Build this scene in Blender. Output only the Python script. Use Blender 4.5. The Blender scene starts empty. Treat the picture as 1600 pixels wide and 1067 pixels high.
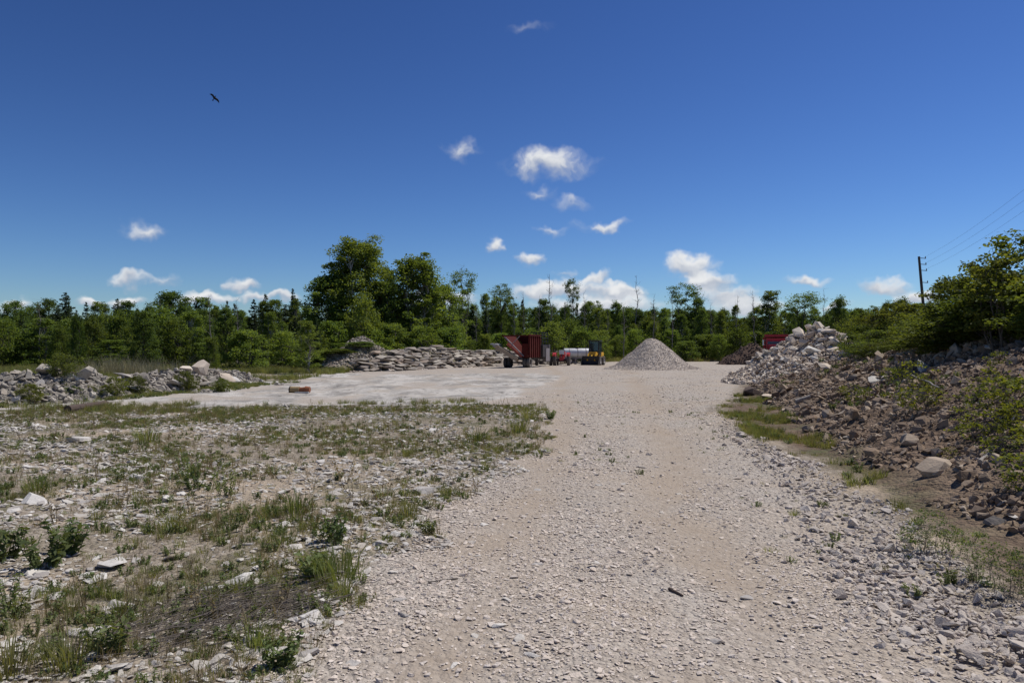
import bpy, bmesh, math, random
import numpy as np
from mathutils import Vector, Matrix, Euler

scene = bpy.context.scene
C = scene.collection
R_ = math.radians
random.seed(7)
rng = np.random.default_rng(7)

# ------------------------------------------------------------------ camera
EYE, FPX, HOR = 1.65, 1150.0, 542.0          # eye height, focal length and horizon row in photo pixels (1600 wide)
cam_d = bpy.data.cameras.new('camera')
cam_d.sensor_width = 36.0
cam_d.lens = FPX / 1600 * 36.0
cam_d.clip_start = 0.05
cam_d.clip_end = 5000
cam = bpy.data.objects.new('camera', cam_d)
C.objects.link(cam)
cam.location = (0, 0, EYE)
cam.rotation_euler = (R_(90) + math.atan((HOR - 533.5) / FPX), 0, 0)
scene.camera = cam

# ------------------------------------------------------------------ light
SUN_AZ, SUN_EL = R_(62), R_(60)
sd = Vector((math.sin(SUN_AZ) * math.cos(SUN_EL), math.cos(SUN_AZ) * math.cos(SUN_EL), math.sin(SUN_EL)))
sl = bpy.data.lights.new('sun', 'SUN')
sl.energy = 4.2
sl.angle = R_(0.53)
sl.color = (1.0, 0.955, 0.885)
so = bpy.data.objects.new('sun', sl)
C.objects.link(so)
so.rotation_euler = sd.to_track_quat('Z', 'Y').to_euler()

scene.view_settings.view_transform = 'Standard'
scene.view_settings.look = 'None'
scene.view_settings.exposure = -0.08
scene.view_settings.gamma = 1.0
scene.render.engine = 'CYCLES'
scene.cycles.use_denoising = True
scene.cycles.max_bounces = 6
scene.cycles.diffuse_bounces = 3
scene.cycles.glossy_bounces = 2
scene.cycles.transmission_bounces = 4
scene.cycles.transparent_max_bounces = 6
scene.cycles.sample_clamp_indirect = 6


class NT:
    """small helper to write node trees"""
    def __init__(self, tree):
        self.t = tree
        self.t.nodes.clear()

    def n(self, typ, **kw):
        nd = self.t.nodes.new(typ)
        for k, v in kw.items():
            setattr(nd, k, v)
        return nd

    def l(self, a, b):
        self.t.links.new(a, b)

    def put(self, sock, v):
        if isinstance(v, bpy.types.NodeSocket):
            self.l(v, sock)
        else:
            sock.default_value = v

    def math(self, op, a, b=None, c=None, clamp=False):
        nd = self.n('ShaderNodeMath', operation=op, use_clamp=clamp)
        self.put(nd.inputs[0], a)
        if b is not None:
            self.put(nd.inputs[1], b)
        if c is not None:
            self.put(nd.inputs[2], c)
        return nd.outputs[0]

    def vmath(self, op, a, b=None):
        nd = self.n('ShaderNodeVectorMath', operation=op)
        self.put(nd.inputs[0], a)
        if b is not None:
            self.put(nd.inputs[1], b)
        return nd.outputs['Value'] if op in ('LENGTH', 'DOT_PRODUCT') else nd.outputs[0]

    def mix(self, f, a, b, blend='MIX'):
        nd = self.n('ShaderNodeMix', data_type='RGBA', blend_type=blend)
        self.put(nd.inputs[0], f)
        for s, v in ((nd.inputs[6], a), (nd.inputs[7], b)):
            if isinstance(v, tuple) and len(v) == 3:
                v = (*v, 1)
            self.put(s, v)
        return nd.outputs[2]

    def noise(self, vec, scale, detail=3, rough=0.55, dist=0.0):
        nd = self.n('ShaderNodeTexNoise')
        if vec is not None:
            self.l(vec, nd.inputs['Vector'])
        nd.inputs['Scale'].default_value = scale
        nd.inputs['Detail'].default_value = detail
        nd.inputs['Roughness'].default_value = rough
        nd.inputs['Distortion'].default_value = dist
        return nd.outputs['Fac'], nd.outputs['Color']

    def vor(self, vec, scale, feature='F1', rand=1.0):
        nd = self.n('ShaderNodeTexVoronoi', feature=feature)
        if vec is not None:
            self.l(vec, nd.inputs['Vector'])
        nd.inputs['Scale'].default_value = scale
        nd.inputs['Randomness'].default_value = rand
        return nd

    def smooth(self, v, a, b):
        nd = self.n('ShaderNodeMapRange', interpolation_type='SMOOTHSTEP')
        self.put(nd.inputs[0], v)
        nd.inputs[1].default_value = a
        nd.inputs[2].default_value = b
        return nd.outputs[0]

    def lin(self, v, a, b, c=0.0, d=1.0):
        nd = self.n('ShaderNodeMapRange')
        self.put(nd.inputs[0], v)
        for i, k in enumerate((a, b, c, d)):
            nd.inputs[1 + i].default_value = k
        return nd.outputs[0]


# ------------------------------------------------------------------ sky
world = bpy.data.worlds.new('World')
scene.world = world
world.use_nodes = True
world.cycles.sampling_method = 'MANUAL'
world.cycles.sample_map_resolution = 512
w = NT(world.node_tree)
sky = w.n('ShaderNodeTexSky', sky_type='NISHITA')
sky.sun_disc = False
sky.sun_elevation = SUN_EL
sky.sun_rotation = SUN_AZ
sky.altitude = 300
sky.air_density = 1.0
sky.dust_density = 0.15
sky.ozone_density = 3.0
tc = w.n('ShaderNodeTexCoord')
dirv = tc.outputs['Generated']
sep = w.n('ShaderNodeSeparateXYZ')
w.l(dirv, sep.inputs[0])
sx, sy, sz = sep.outputs
az = w.math('ARCTAN2', sx, sy)
hyp = w.math('SQRT', w.math('ADD', w.math('MULTIPLY', sx, sx), w.math('MULTIPLY', sy, sy)))
tt = w.math('DIVIDE', sz, w.math('MAXIMUM', hyp, 0.001))
comb = w.n('ShaderNodeCombineXYZ')
w.l(az, comb.inputs[0])
w.l(tt, comb.inputs[1])
base = comb.outputs[0]
_, nc1 = w.noise(base, 22, 3, 0.6)
_, nc2 = w.noise(base, 75, 3, 0.6)
def centred(colr, amt):
    v = w.vmath('SUBTRACT', colr, (0.5, 0.5, 0.5))
    return w.vmath('MULTIPLY', v, (amt, amt * 0.8, 0))
warp = w.vmath('ADD', w.vmath('ADD', base, centred(nc1, 0.055)), centred(nc2, 0.008))
# cumulus: azimuth, tangent of elevation, half sizes (all angles in the sky, not on the picture), density
CL = [(858, 256, 94, 31, .78), (722, 235, 36, 22, .5), (845, 300, 34, 14, .45), (895, 315, 36, 15, .45), (938, 351, 58, 14, .62),
      (860, 360, 36, 10, .42), (771, 377, 17, 17, .85), (828, 402, 32, 14, .8), (228, 360, 44, 18, .55), (208, 438, 42, 15, .9),
      (258, 440, 26, 10, .5), (384, 446, 36, 17, 1.1), (1078, 412, 56, 21, 1.1), (1108, 436, 54, 20, 1.1), (1135, 458, 66, 17, .95),
      (885, 424, 22, 10, .6), (935, 434, 26, 11, .7), (885, 448, 74, 20, 1.1), (965, 458, 62, 17, 1.1), (835, 456, 46, 16, .9),
      (1265, 438, 48, 10, .75), (1388, 448, 52, 15, 1.0), (1436, 465, 36, 17, 1.1), (200, 467, 42, 13, 1.1), (316, 467, 58, 15, 1.2),
      (140, 467, 30, 12, 1.1), (400, 469, 44, 12, .9), (25, 476, 50, 10, .8), (830, 40, 48, 10, .26), (1310, 476, 36, 9, .8),
      (1165, 474, 80, 16, .9), (930, 480, 140, 20, 1.0), (450, 470, 30, 10, .8), (690, 470, 70, 18, .9), (1560, 470, 60, 14, .9)]
items = []
for px, py, a, b, de in CL:
    u, v = (px - 800) / FPX, (HOR - py) / FPX
    items.append((math.atan(u), v / math.sqrt(1 + u * u), a / FPX / (1 + u * u), b / FPX / math.sqrt(1 + u * u), de))
rr = random.Random(3)
for k in range(14):                           # the same fair-weather cumulus goes on round the rest of the sky
    a_ = rr.uniform(0.72, 2 * math.pi - 0.72)
    if a_ > math.pi:
        a_ -= 2 * math.pi
    s_ = rr.uniform(.02, .06)
    items.append((a_, rr.choice([.06, .07, .09, .12, .25, .4]), s_, s_ * .36, rr.uniform(.5, 1.1)))
def vma(v, mul, add):
    nd = w.n('ShaderNodeVectorMath', operation='MULTIPLY_ADD')
    w.l(v, nd.inputs[0])
    nd.inputs[1].default_value = mul
    nd.inputs[2].default_value = add
    return nd.outputs[0]
acc = hacc = None
for a0, t0, ha, hb, de in items:
    dlt = vma(warp, (1 / ha, 1 / hb, 0), (-a0 / ha, -t0 / hb, 0))
    m = w.math('SUBTRACT', de, w.math('MULTIPLY', w.vmath('LENGTH', dlt), de), clamp=True)
    hy = w.vmath('DOT_PRODUCT', dlt, (0, 1, 0))
    acc = w.math('ADD', m, 0.0) if acc is None else w.math('ADD', acc, m)
    hacc = w.math('MULTIPLY', hy, m) if hacc is None else w.math('MULTIPLY_ADD', hy, m, hacc)
nf, _ = w.noise(warp, 34, 3, 0.55)
dens = w.math('ADD', acc, w.math('MULTIPLY', w.math('SUBTRACT', nf, 0.5), w.smooth(acc, 0.0, 0.35)))
cover = w.math('MULTIPLY', w.smooth(dens, 0.02, 0.78), 0.97)
hrel = w.math('DIVIDE', hacc, w.math('MAXIMUM', acc, 0.01))
hrel = w.math('ADD', hrel, w.math('MULTIPLY', w.math('SUBTRACT', nf, 0.5), 1.2))
ccol = w.mix(w.smooth(hrel, -0.5, 0.5), (5.6, 6.1, 7.1), (10.0, 10.1, 10.2))
# deep clear-air blue: the whole dome graded evenly, the same in every direction
lim = w.n('ShaderNodeVectorMath', operation='MINIMUM')
w.l(sky.outputs[0], lim.inputs[0])
lim.inputs[1].default_value = (14, 14, 14)
gm = w.n('ShaderNodeGamma')
w.l(lim.outputs[0], gm.inputs[0])
gm.inputs[1].default_value = 1.55
blue = w.mix(1.0, gm.outputs[0], (.255, .298, .375), 'MULTIPLY')
skyc = w.mix(cover, blue, ccol)
bg = w.n('ShaderNodeBackground')
w.l(skyc, bg.inputs[0])
bg.inputs[1].default_value = 0.088
wo = w.n('ShaderNodeOutputWorld')
w.l(bg.outputs[0], wo.inputs[0])

# ------------------------------------------------------------------ noise and terrain functions (numpy)
def _h(ix, iy, s):
    n = (ix.astype(np.int64) * 374761393 + iy.astype(np.int64) * 668265263 + s * 1442695041) & 0xffffffff
    n = ((n ^ (n >> 13)) * 1274126177) & 0xffffffff
    return ((n ^ (n >> 16)) & 0xffff) / 65535.0

def vn(x, y, s=0):
    x, y = np.asarray(x, float), np.asarray(y, float)
    ix, iy = np.floor(x), np.floor(y)
    fx, fy = x - ix, y - iy
    fx, fy = fx * fx * (3 - 2 * fx), fy * fy * (3 - 2 * fy)
    a, b, c, d = _h(ix, iy, s), _h(ix + 1, iy, s), _h(ix, iy + 1, s), _h(ix + 1, iy + 1, s)
    return (a * (1 - fx) + b * fx) * (1 - fy) + (c * (1 - fx) + d * fx) * fy

def fbm(x, y, s=0, o=4):
    t, amp, tot = 0, 1.0, 0
    for k in range(o):
        t = t + amp * vn(np.asarray(x) * 2 ** k, np.asarray(y) * 2 ** k, s + k * 17)
        tot += amp
        amp *= .5
    return t / tot

def ss(v, a, b):
    t = np.clip((np.asarray(v, float) - a) / (b - a), 0, 1)
    return t * t * (3 - 2 * t)

def toe_x(y):
    return np.interp(y, [-20, 4, 6, 7.35, 9.6, 15, 24, 33, 45, 70], [6, 4.35, 4.1, 3.9, 4.4, 5.7, 7.9, 10.2, 15, 26])

def road_l(y):
    return np.interp(y, [-20, 0, 3.6, 4.9, 6.6, 8, 12, 17, 19.4, 21], [-1.9, -1.5, -1.3, -1.3, -.9, -.7, .2, .6, .67, .3])

def road_r(y):
    return np.interp(y, [-20, 0, 4.5, 5.8, 9.1, 13.7, 19.4, 24, 32, 45, 70, 90], [3, 3.0, 3.15, 3.35, 4.0, 4.35, 5.3, 7.2, 9.9, 14, 24, 30])

def emb(x, y):
    hm = np.interp(y, [-20, 5, 12, 17, 30, 42, 60], [1.7, 1.8, 1.95, 1.9, 1.5, 1.3, 0.0])
    s = x - toe_x(y) + (fbm(x * .7, y * .7, 5) - .5) * .9
    wd = np.interp(y, [0, 10, 30], [5.0, 5.0, 5.6])
    p = np.clip(s / wd, 0, 1)
    h = hm * (0.62 * p + 0.38 * p * p * (3 - 2 * p))
    fade = ss(s, 0, .8)
    return h + fade * (fbm(x * 1.1, y * 1.1, 9) - .5) * .38 * (hm > .1)

def tracks(x, y):
    a = np.interp(y, [3.6, 5.5, 7.35, 12.8, 20, 32, 50], [-.4, -.3, .05, .8, 1.4, 2.2, 3])
    b = np.interp(y, [0, 3.6, 4.5, 7.35, 12, 19, 32, 50], [.9, 1.05, 1.3, 1.7, 2.55, 3.7, 5.5, 8])
    wv = (fbm(x * .8, y * .35, 61) - .5) * .5
    t = np.maximum(np.exp(-((x - a + wv) / .42) ** 2) * .9, np.exp(-((x - b + wv) / .52) ** 2))
    return t * ss(fbm(x * .9, y * .4, 63), .2, .5)

def bed_mask(x, y):
    n = (fbm(x * .35, y * .25, 21) - .5) * 5
    lim = np.interp(y, [18, 20, 24, 40, 48], [-3, -1.3, -.6, 2.4, 1.5])
    near = np.interp(x, [-16, -12, -9, -1, 3], [17.3, 18.4, 19.4, 20.6, 21])
    m = ss(y + n * .55, near, near + 1.6) * ss(lim - x + n * .6, -.6, .8) * ss(47 + n - y, 0, 3) * ss(x + 12.8 + (31 - y) * .1 + n * .1, 0, 1.0)
    holes = ss(fbm(x * .5, y * .3, 25), .36, .5)
    return m * (.35 + .65 * holes)

def H(x, y):
    x, y = np.asarray(x, float), np.asarray(y, float)
    z = (fbm(x * .45, y * .45, 1) - .5) * .10 + (fbm(x * 2.1, y * 2.1, 2) - .5) * .035
    z = z - tracks(x, y) * .025
    z = z + ss(y, 72, 112) * .75
    z = z + ss(-x - 12 - (y - 20) * .05, 0, 8) * .12
    z = z + bed_mask(x, y) * ((fbm(x * .25, y * .5, 31) - .42) * .28 + (fbm(x * 1.1, y * .9, 33) - .5) * .16)
    return z + emb(x, y)

# mounds that stand on the ground (each becomes a thing of its own)
def m_rockpile(x, y):
    r = np.sqrt(((x - 14.1) / np.where(x < 14.1, 4.6, 4.5)) ** 2 + ((y - 34) / np.where(y < 34, 7.6, 4.5)) ** 2)
    r = r + (fbm(x * .55, y * .4, 41) - .5) * .22
    return 2.62 * np.clip(1 - r, 0, 1) ** 1.04 - .10 + (fbm(x * 1.5, y * 1.5, 43) - .5) * .3

def berm_c(y):
    return np.interp(y, [18, 20, 23, 27, 32, 35], [-16.6, -15.6, -13.9, -13.0, -12.7, -12.4])

def m_berm(x, y):
    c = berm_c(y)
    top = np.interp(y, [18.2, 19.6, 21.5, 23.5, 25, 28, 31, 33.5, 34.6], [0, .4, .98, .92, .62, .82, .72, .58, 0])
    d = np.abs(x - c) / (1.6 + (fbm(x * .6, y * .6, 51) - .5))
    return top * np.clip(1 - d, 0, 1) ** .8 - .1 + (fbm(x * 1.6, y * 1.6, 53) - .5) * .3

def m_cone(x, y):
    x = x + (fbm(x * .6, y * .6, 75) - .5) * .5
    r = np.sqrt((x - 10.55) ** 2 + (y - 55.5) ** 2)
    r = r * (1 + (fbm(np.arctan2(y - 55.5, x - 10.55) * 1.5 + 20, r * .2, 71) - .5) * .32)
    z = 2.52 - r * .80
    z = np.where(r < .5, 2.52 - .8 * .5 * (.5 + .5 * (r / .5) ** 2), z)
    z = np.maximum(z, .30 - (r - 2.75) * .30)
    return z + (fbm(x * 2.5, y * 2.5, 73) - .5) * .09 - .05

def m_dirt(x, y):
    r = np.sqrt(((x - 22.6) / 3.1) ** 2 + ((y - 69.5) / 2.6) ** 2) + (fbm(x * .7, y * .7, 81) - .5) * .35
    return 2.15 * np.clip(1 - r, 0, 1) ** .85 - .1 + (fbm(x * 1.8, y * 1.8, 83) - .5) * .35

def m_earth(x, y):
    r = np.sqrt(((x + 11.3) / 3.6) ** 2 + ((y - 55) / 6.0) ** 2) + (fbm(x * .5, y * .5, 91) - .5) * .4
    return 2.5 * np.clip(1 - r, 0, 1) ** .8 - .1 + (fbm(x * 1.5, y * 1.5, 93) - .5) * .35

def m_tail(x, y):          # pale rock heap far up on the bank between the bushes
    r = np.sqrt(((x - 18.3) / 2.2) ** 2 + ((y - 34) / 2.0) ** 2)
    return np.where(r < 1.15, 1.2 + 1.2 * np.clip(1 - r, 0, 1) - .05, -5.0)

MOUNDS = [m_rockpile, m_berm, m_cone, m_dirt, m_earth, m_tail]

def HT(x, y):
    z = H(x, y)
    for m in MOUNDS:
        z = np.maximum(z, m(np.asarray(x, float), np.asarray(y, float)))
    return z

def hit(px, py):
    """where the line of sight of a photo pixel meets the terrain"""
    ys = np.concatenate([np.arange(3, 20, .03), np.arange(20, 130, .1)])
    xs = ys * (px - 800) / FPX
    zs = EYE + ys * (HOR - py) / FPX
    hh = HT(xs, ys)
    below = zs < hh
    k = np.argmax(below) if below.any() else np.argmin(np.where(ys < 45, zs - hh, 9))
    return float(xs[k]), float(ys[k]), float(HT(xs[k], ys[k]))

def hz(x, y):
    return float(HT(x, y))

# ------------------------------------------------------------------ materials
def new_mat(name):
    m = bpy.data.materials.new(name)
    m.use_nodes = True
    return m, NT(m.node_tree)

def finish(nt, col, rough=.9, bump=None, bstr=.5, bdist=.02, metal=0.0, spec=.3):
    p = nt.n('ShaderNodeBsdfPrincipled')
    if isinstance(col, tuple):
        p.inputs['Base Color'].default_value = (*col[:3], 1)
    else:
        nt.l(col, p.inputs['Base Color'])
    nt.put(p.inputs['Roughness'], rough)
    p.inputs['Metallic'].default_value = metal
    p.inputs['Specular IOR Level'].default_value = spec
    if bump is not None:
        b = nt.n('ShaderNodeBump')
        b.inputs['Strength'].default_value = bstr
        b.inputs['Distance'].default_value = bdist
        nt.l(bump, b.inputs['Height'])
        nt.l(b.outputs[0], p.inputs['Normal'])
    o = nt.n('ShaderNodeOutputMaterial')
    nt.l(p.outputs[0], o.inputs[0])

def rock_mat(name, cols, dirt=(.2, .14, .10), dirt_amt=.35, scale=6.0, grain=.28):
    """weathered stone: a tone per rock, grain, stains with their own shape"""
    m, t = new_mat(name)
    oi = t.n('ShaderNodeObjectInfo')
    ramp = t.n('ShaderNodeValToRGB')
    ramp.color_ramp.interpolation = 'LINEAR'
    el = ramp.color_ramp.elements
    while len(el) < len(cols):
        el.new(.5)
    for i, c in enumerate(cols):
        el[i].position = i / (len(cols) - 1)
        el[i].color = (*c, 1)
    t.l(oi.outputs['Random'], ramp.inputs[0])
    g = t.n('ShaderNodeNewGeometry')
    pos = g.outputs['Position']
    n1, _ = t.noise(pos, scale, 5, .65)
    n2, _ = t.noise(pos, scale * 7, 3, .6)
    c = t.mix(t.math('MULTIPLY', t.smooth(n1, .48, .72), dirt_amt), ramp.outputs[0], dirt)
    c = t.mix(t.lin(n2, .2, .8, 0, grain), c, (.12, .10, .09), 'MIX')
    h = t.math('ADD', n1, t.math('MULTIPLY', n2, .4))
    finish(t, c, .92, h, .6, .03)
    return m

M = {}
M['limestone'] = rock_mat('limestone', [(.62, .58, .52), (.48, .44, .38), (.70, .66, .60), (.40, .37, .34), (.58, .52, .44)], dirt_amt=.2, grain=.1)
M['pale_rock'] = rock_mat('pale_rock', [(.75, .65, .53), (.60, .505, .405), (.80, .71, .59), (.42, .345, .28), (.70, .59, .47)], dirt=(.34, .24, .17), dirt_amt=.35, scale=4, grain=.15)
M['gravel'] = rock_mat('gravel', [(.72, .625, .53), (.63, .535, .445), (.78, .69, .60), (.58, .51, .45), (.69, .58, .475), (.74, .655, .57)], dirt=(.52, .415, .31), dirt_amt=.3, scale=14, grain=.08)
M['grey_gravel'] = rock_mat('grey_gravel', [(.60, .53, .455), (.50, .435, .375), (.66, .59, .515), (.44, .39, .345), (.58, .485, .405)], dirt=(.40, .31, .235), dirt_amt=.25, scale=14, grain=.1)
M['brown_rock'] = rock_mat('brown_rock', [(.255, .178, .118), (.34, .25, .175), (.185, .13, .088), (.43, .34, .25), (.285, .205, .138), (.52, .43, .335)], dirt=(.12, .075, .055), dirt_amt=.5, scale=5)
M['grey_rock'] = rock_mat('grey_rock', [(.44, .395, .33), (.30, .27, .225), (.55, .495, .42), (.24, .215, .185), (.48, .415, .335)], dirt=(.17, .14, .11), dirt_amt=.45, scale=4)
M['wall_rock'] = rock_mat('wall_rock', [(.46, .41, .34), (.30, .26, .22), (.54, .49, .41), (.22, .195, .17), (.40, .32, .25)], dirt=(.24, .16, .11), dirt_amt=.5, scale=2.5)
M['soil_clod'] = rock_mat('soil_clod', [(.085, .06, .05), (.12, .085, .07), (.07, .05, .042)], dirt=(.05, .035, .03), dirt_amt=.4)
M['tan_boulder'] = rock_mat('tan_boulder', [(.44, .35, .26), (.46, .37, .28)], dirt=(.30, .22, .15), dirt_amt=.35, scale=5)
M['white_slab'] = rock_mat('white_slab', [(.66, .63, .58), (.72, .69, .64), (.60, .56, .51)], dirt=(.35, .28, .22), dirt_amt=.3, scale=5)

def leaf_mat(name, ca, cb, cc, trans=.5):
    m, t = new_mat(name)
    oi = t.n('ShaderNodeObjectInfo')
    at = t.n('ShaderNodeAttribute', attribute_name='tint')
    c = t.mix(at.outputs['Fac'], ca, cb)
    c = t.mix(t.lin(oi.outputs['Random'], 0, 1, 0, .6), c, cc)
    hs = t.n('ShaderNodeHueSaturation')
    hs.inputs['Value'].default_value = 1
    rv = t.math('FRACT', t.math('MULTIPLY', oi.outputs['Random'], 7.31))
    t.l(t.lin(rv, 0, 1, .72, 1.25), hs.inputs['Value'])
    t.l(c, hs.inputs['Color'])
    c = hs.outputs[0]
    d = t.n('ShaderNodeBsdfDiffuse')
    t.l(c, d.inputs[0])
    tr = t.n('ShaderNodeBsdfTranslucent')
    t.l(t.mix(1.0, c, (1.6, 1.45, .62), 'MULTIPLY'), tr.inputs[0])
    gl = t.n('ShaderNodeBsdfGlossy')
    gl.inputs['Roughness'].default_value = .6
    gl.inputs[0].default_value = (.8, .85, .9, 1)
    a = t.n('ShaderNodeMixShader')
    a.inputs[0].default_value = trans
    t.l(d.outputs[0], a.inputs[1])
    t.l(tr.outputs[0], a.inputs[2])
    b = t.n('ShaderNodeMixShader')
    b.inputs[0].default_value = .012
    t.l(a.outputs[0], b.inputs[1])
    t.l(gl.outputs[0], b.inputs[2])
    o = t.n('ShaderNodeOutputMaterial')
    t.l(b.outputs[0], o.inputs[0])
    return m

M['leaf_dark'] = leaf_mat('leaf_dark', (0.061, 0.107, 0.033), (0.124, 0.190, 0.050), (0.107, 0.145, 0.038))
M['leaf_mid'] = leaf_mat('leaf_mid', (0.077, 0.132, 0.031), (0.156, 0.230, 0.052), (0.151, 0.175, 0.040))
M['leaf_light'] = leaf_mat('leaf_light', (0.094, 0.151, 0.032), (0.179, 0.250, 0.054), (0.165, 0.194, 0.043))
M['leaf_shrub'] = leaf_mat('leaf_shrub', (0.062, 0.095, 0.022), (0.128, 0.169, 0.035), (0.128, 0.132, 0.030))
M['leaf_yellow'] = leaf_mat('leaf_yellow', (.09, .125, .02), (.17, .20, .035), (.16, .16, .03))
M['needle'] = leaf_mat('needle', (0.035, 0.058, 0.027), (0.064, 0.096, 0.038), (0.058, 0.074, 0.032), .2)
M['grass'] = leaf_mat('grass', (0.116, 0.160, 0.050), (0.198, 0.231, 0.077), (0.253, 0.220, 0.105), .4)
M['dry_grass'] = leaf_mat('dry_grass', (.22, .165, .10), (.32, .26, .155), (.17, .14, .08), .3)
M['reed'] = leaf_mat('reed', (.28, .25, .17), (.36, .32, .22), (.25, .24, .15), .2)
M['forb'] = leaf_mat('forb', (0.094, 0.144, 0.053), (0.169, 0.219, 0.081), (0.175, 0.188, 0.075), .35)

def plain(name, col, rough=.6, metal=0.0, spec=.4, wear=None, wear_amt=.4, scale=3.0, bump=.15):
    m, t = new_mat(name)
    g = t.n('ShaderNodeNewGeometry')
    n1, _ = t.noise(g.outputs['Position'], scale, 5, .65)
    n2, _ = t.noise(g.outputs['Position'], scale * 9, 3, .6)
    wc = wear or tuple(k * .6 for k in col)
    c = t.mix(t.math('MULTIPLY', t.smooth(n1, .45, .7), wear_amt), col, wc)
    c = t.mix(t.lin(n2, .3, .8, 0, .25), c, wc)
    finish(t, c, rough, n2, bump, .01, metal, spec)
    return m

M['bark'] = plain('bark', (.13, .11, .09), .95, wear=(.06, .05, .04), scale=5, bump=.5)
M['pale_bark'] = plain('pale_bark', (.36, .34, .30), .9, wear=(.16, .14, .12), wear_amt=.6, scale=4, bump=.4)
M['dead_wood'] = plain('dead_wood', (.20, .18, .16), .95, wear=(.10, .09, .08), scale=5, bump=.4)
M['twig'] = plain('twig', (.12, .10, .085), .95, wear=(.20, .175, .15), wear_amt=.6, scale=8)
M['log'] = plain('log', (.10, .07, .055), .9, wear=(.05, .035, .03), scale=6, bump=.6)
M['grey_log'] = plain('grey_log', (.33, .30, .27), .9, wear=(.16, .13, .11), scale=9, bump=.6)
M['red_paint'] = plain('red_paint', (.075, .010, .009), .85, wear=(.10, .035, .022), wear_amt=.6, scale=2.5, spec=.12)
M['bright_red'] = plain('bright_red', (.50, .035, .04), .4, wear=(.28, .03, .03), scale=3)
M['truck_red'] = plain('truck_red', (.42, .028, .035), .35, wear=(.26, .025, .03), scale=2)
M['orange_red'] = plain('orange_red', (.42, .085, .045), .6, wear=(.2, .05, .03), scale=4)
M['black_paint'] = plain('black_paint', (.018, .018, .020), .5, wear=(.05, .045, .04), scale=4)
M['dark_steel'] = plain('dark_steel', (.06, .055, .055), .6, .3, wear=(.11, .07, .05), scale=5)
M['grey_steel'] = plain('grey_steel', (.30, .27, .27), .6, .2, wear=(.18, .14, .12), scale=3)
M['rusty'] = plain('rusty', (.30, .11, .05), .85, wear=(.15, .06, .035), scale=9, bump=.4)
M['ochre'] = plain('ochre', (.34, .25, .12), .85, wear=(.18, .10, .05), scale=9, bump=.4)
M['belt_tan'] = plain('belt_tan', (.38, .29, .20), .8, wear=(.22, .16, .11), scale=4)
M['rubber'] = plain('rubber', (.030, .028, .027), .85, wear=(.12, .10, .085), wear_amt=.7, scale=5)
M['dusty_rubber'] = plain('dusty_rubber', (.10, .09, .082), .9, wear=(.20, .17, .14), wear_amt=.6, scale=5)
M['rim_white'] = plain('rim_white', (.55, .52, .48), .5, wear=(.3, .25, .2), scale=5)
M['loader_yellow'] = plain('loader_yellow', (.78, .43, .03), .45, wear=(.34, .19, .04), scale=4)
M['tank_white'] = plain('tank_white', (.70, .71, .72), .4, wear=(.48, .45, .40), wear_amt=.5, scale=2)
M['pallet'] = plain('pallet', (.46, .45, .44), .85, wear=(.28, .27, .26), scale=5)
M['pole_wood'] = plain('pole_wood', (.10, .085, .075), .9, wear=(.055, .045, .04), scale=3)
M['wire'] = plain('wire', (.10, .11, .13), .6)
M['insulator'] = plain('insulator', (.16, .15, .15), .4)
M['feather'] = plain('feather', (.012, .011, .011), .8)
M['chrome'] = plain('chrome', (.6, .6, .6), .25, .9)
def glass_mat():
    m, t = new_mat('cab_glass')
    p = t.n('ShaderNodeBsdfPrincipled')
    p.inputs['Base Color'].default_value = (.03, .05, .055, 1)
    p.inputs['Roughness'].default_value = .06
    p.inputs['Specular IOR Level'].default_value = .8
    p.inputs['Alpha'].default_value = .72
    o = t.n('ShaderNodeOutputMaterial')
    t.l(p.outputs[0], o.inputs[0])
    return m
M['glass'] = glass_mat()

def mound_mat(name, cols, sc, dark=(.1, .08, .07)):
    m, t = new_mat(name)
    g = t.n('ShaderNodeNewGeometry')
    pos = g.outputs['Position']
    v = t.vor(pos, sc)
    v2 = t.vor(pos, sc * 2.7)
    n1, _ = t.noise(pos, 1.2, 4, .6)
    sp = t.n('ShaderNodeSeparateColor')
    t.l(v.outputs['Color'], sp.inputs[0])
    sp2 = t.n('ShaderNodeSeparateColor')
    t.l(v2.outputs['Color'], sp2.inputs[0])
    c = t.mix(sp.outputs[0], cols[0], cols[1])
    c = t.mix(t.math('MULTIPLY', sp2.outputs[1], .6), c, cols[2])
    c = t.mix(t.math('MULTIPLY', t.smooth(n1, .5, .7), .35), c, dark)
    h = t.math('ADD', t.math('MULTIPLY', v.outputs['Distance'], -1.0), t.math('MULTIPLY', v2.outputs['Distance'], -.5))
    finish(t, c, .95, h, 1.0, .6 / sc)
    return m
M['cone_gravel'] = mound_mat('cone_gravel', [(.62, .55, .47), (.44, .38, .33), (.54, .45, .37)], 14, (.48, .39, .30))
M['pale_fill'] = mound_mat('pale_fill', [(.50, .43, .37), (.32, .26, .22), (.40, .32, .26)], 11, (.24, .16, .11))
M['grey_fill'] = mound_mat('grey_fill', [(.26, .24, .21), (.15, .14, .125), (.20, .175, .145)], 11, (.13, .115, .095))
M['soil'] = mound_mat('soil', [(.135, .085, .062), (.075, .048, .036), (.165, .105, .075)], 9, (.05, .036, .03))
M['earth'] = mound_mat('earth', [(.30, .25, .19), (.17, .14, .09), (.09, .11, .04)], 6, (.10, .10, .045))

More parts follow.
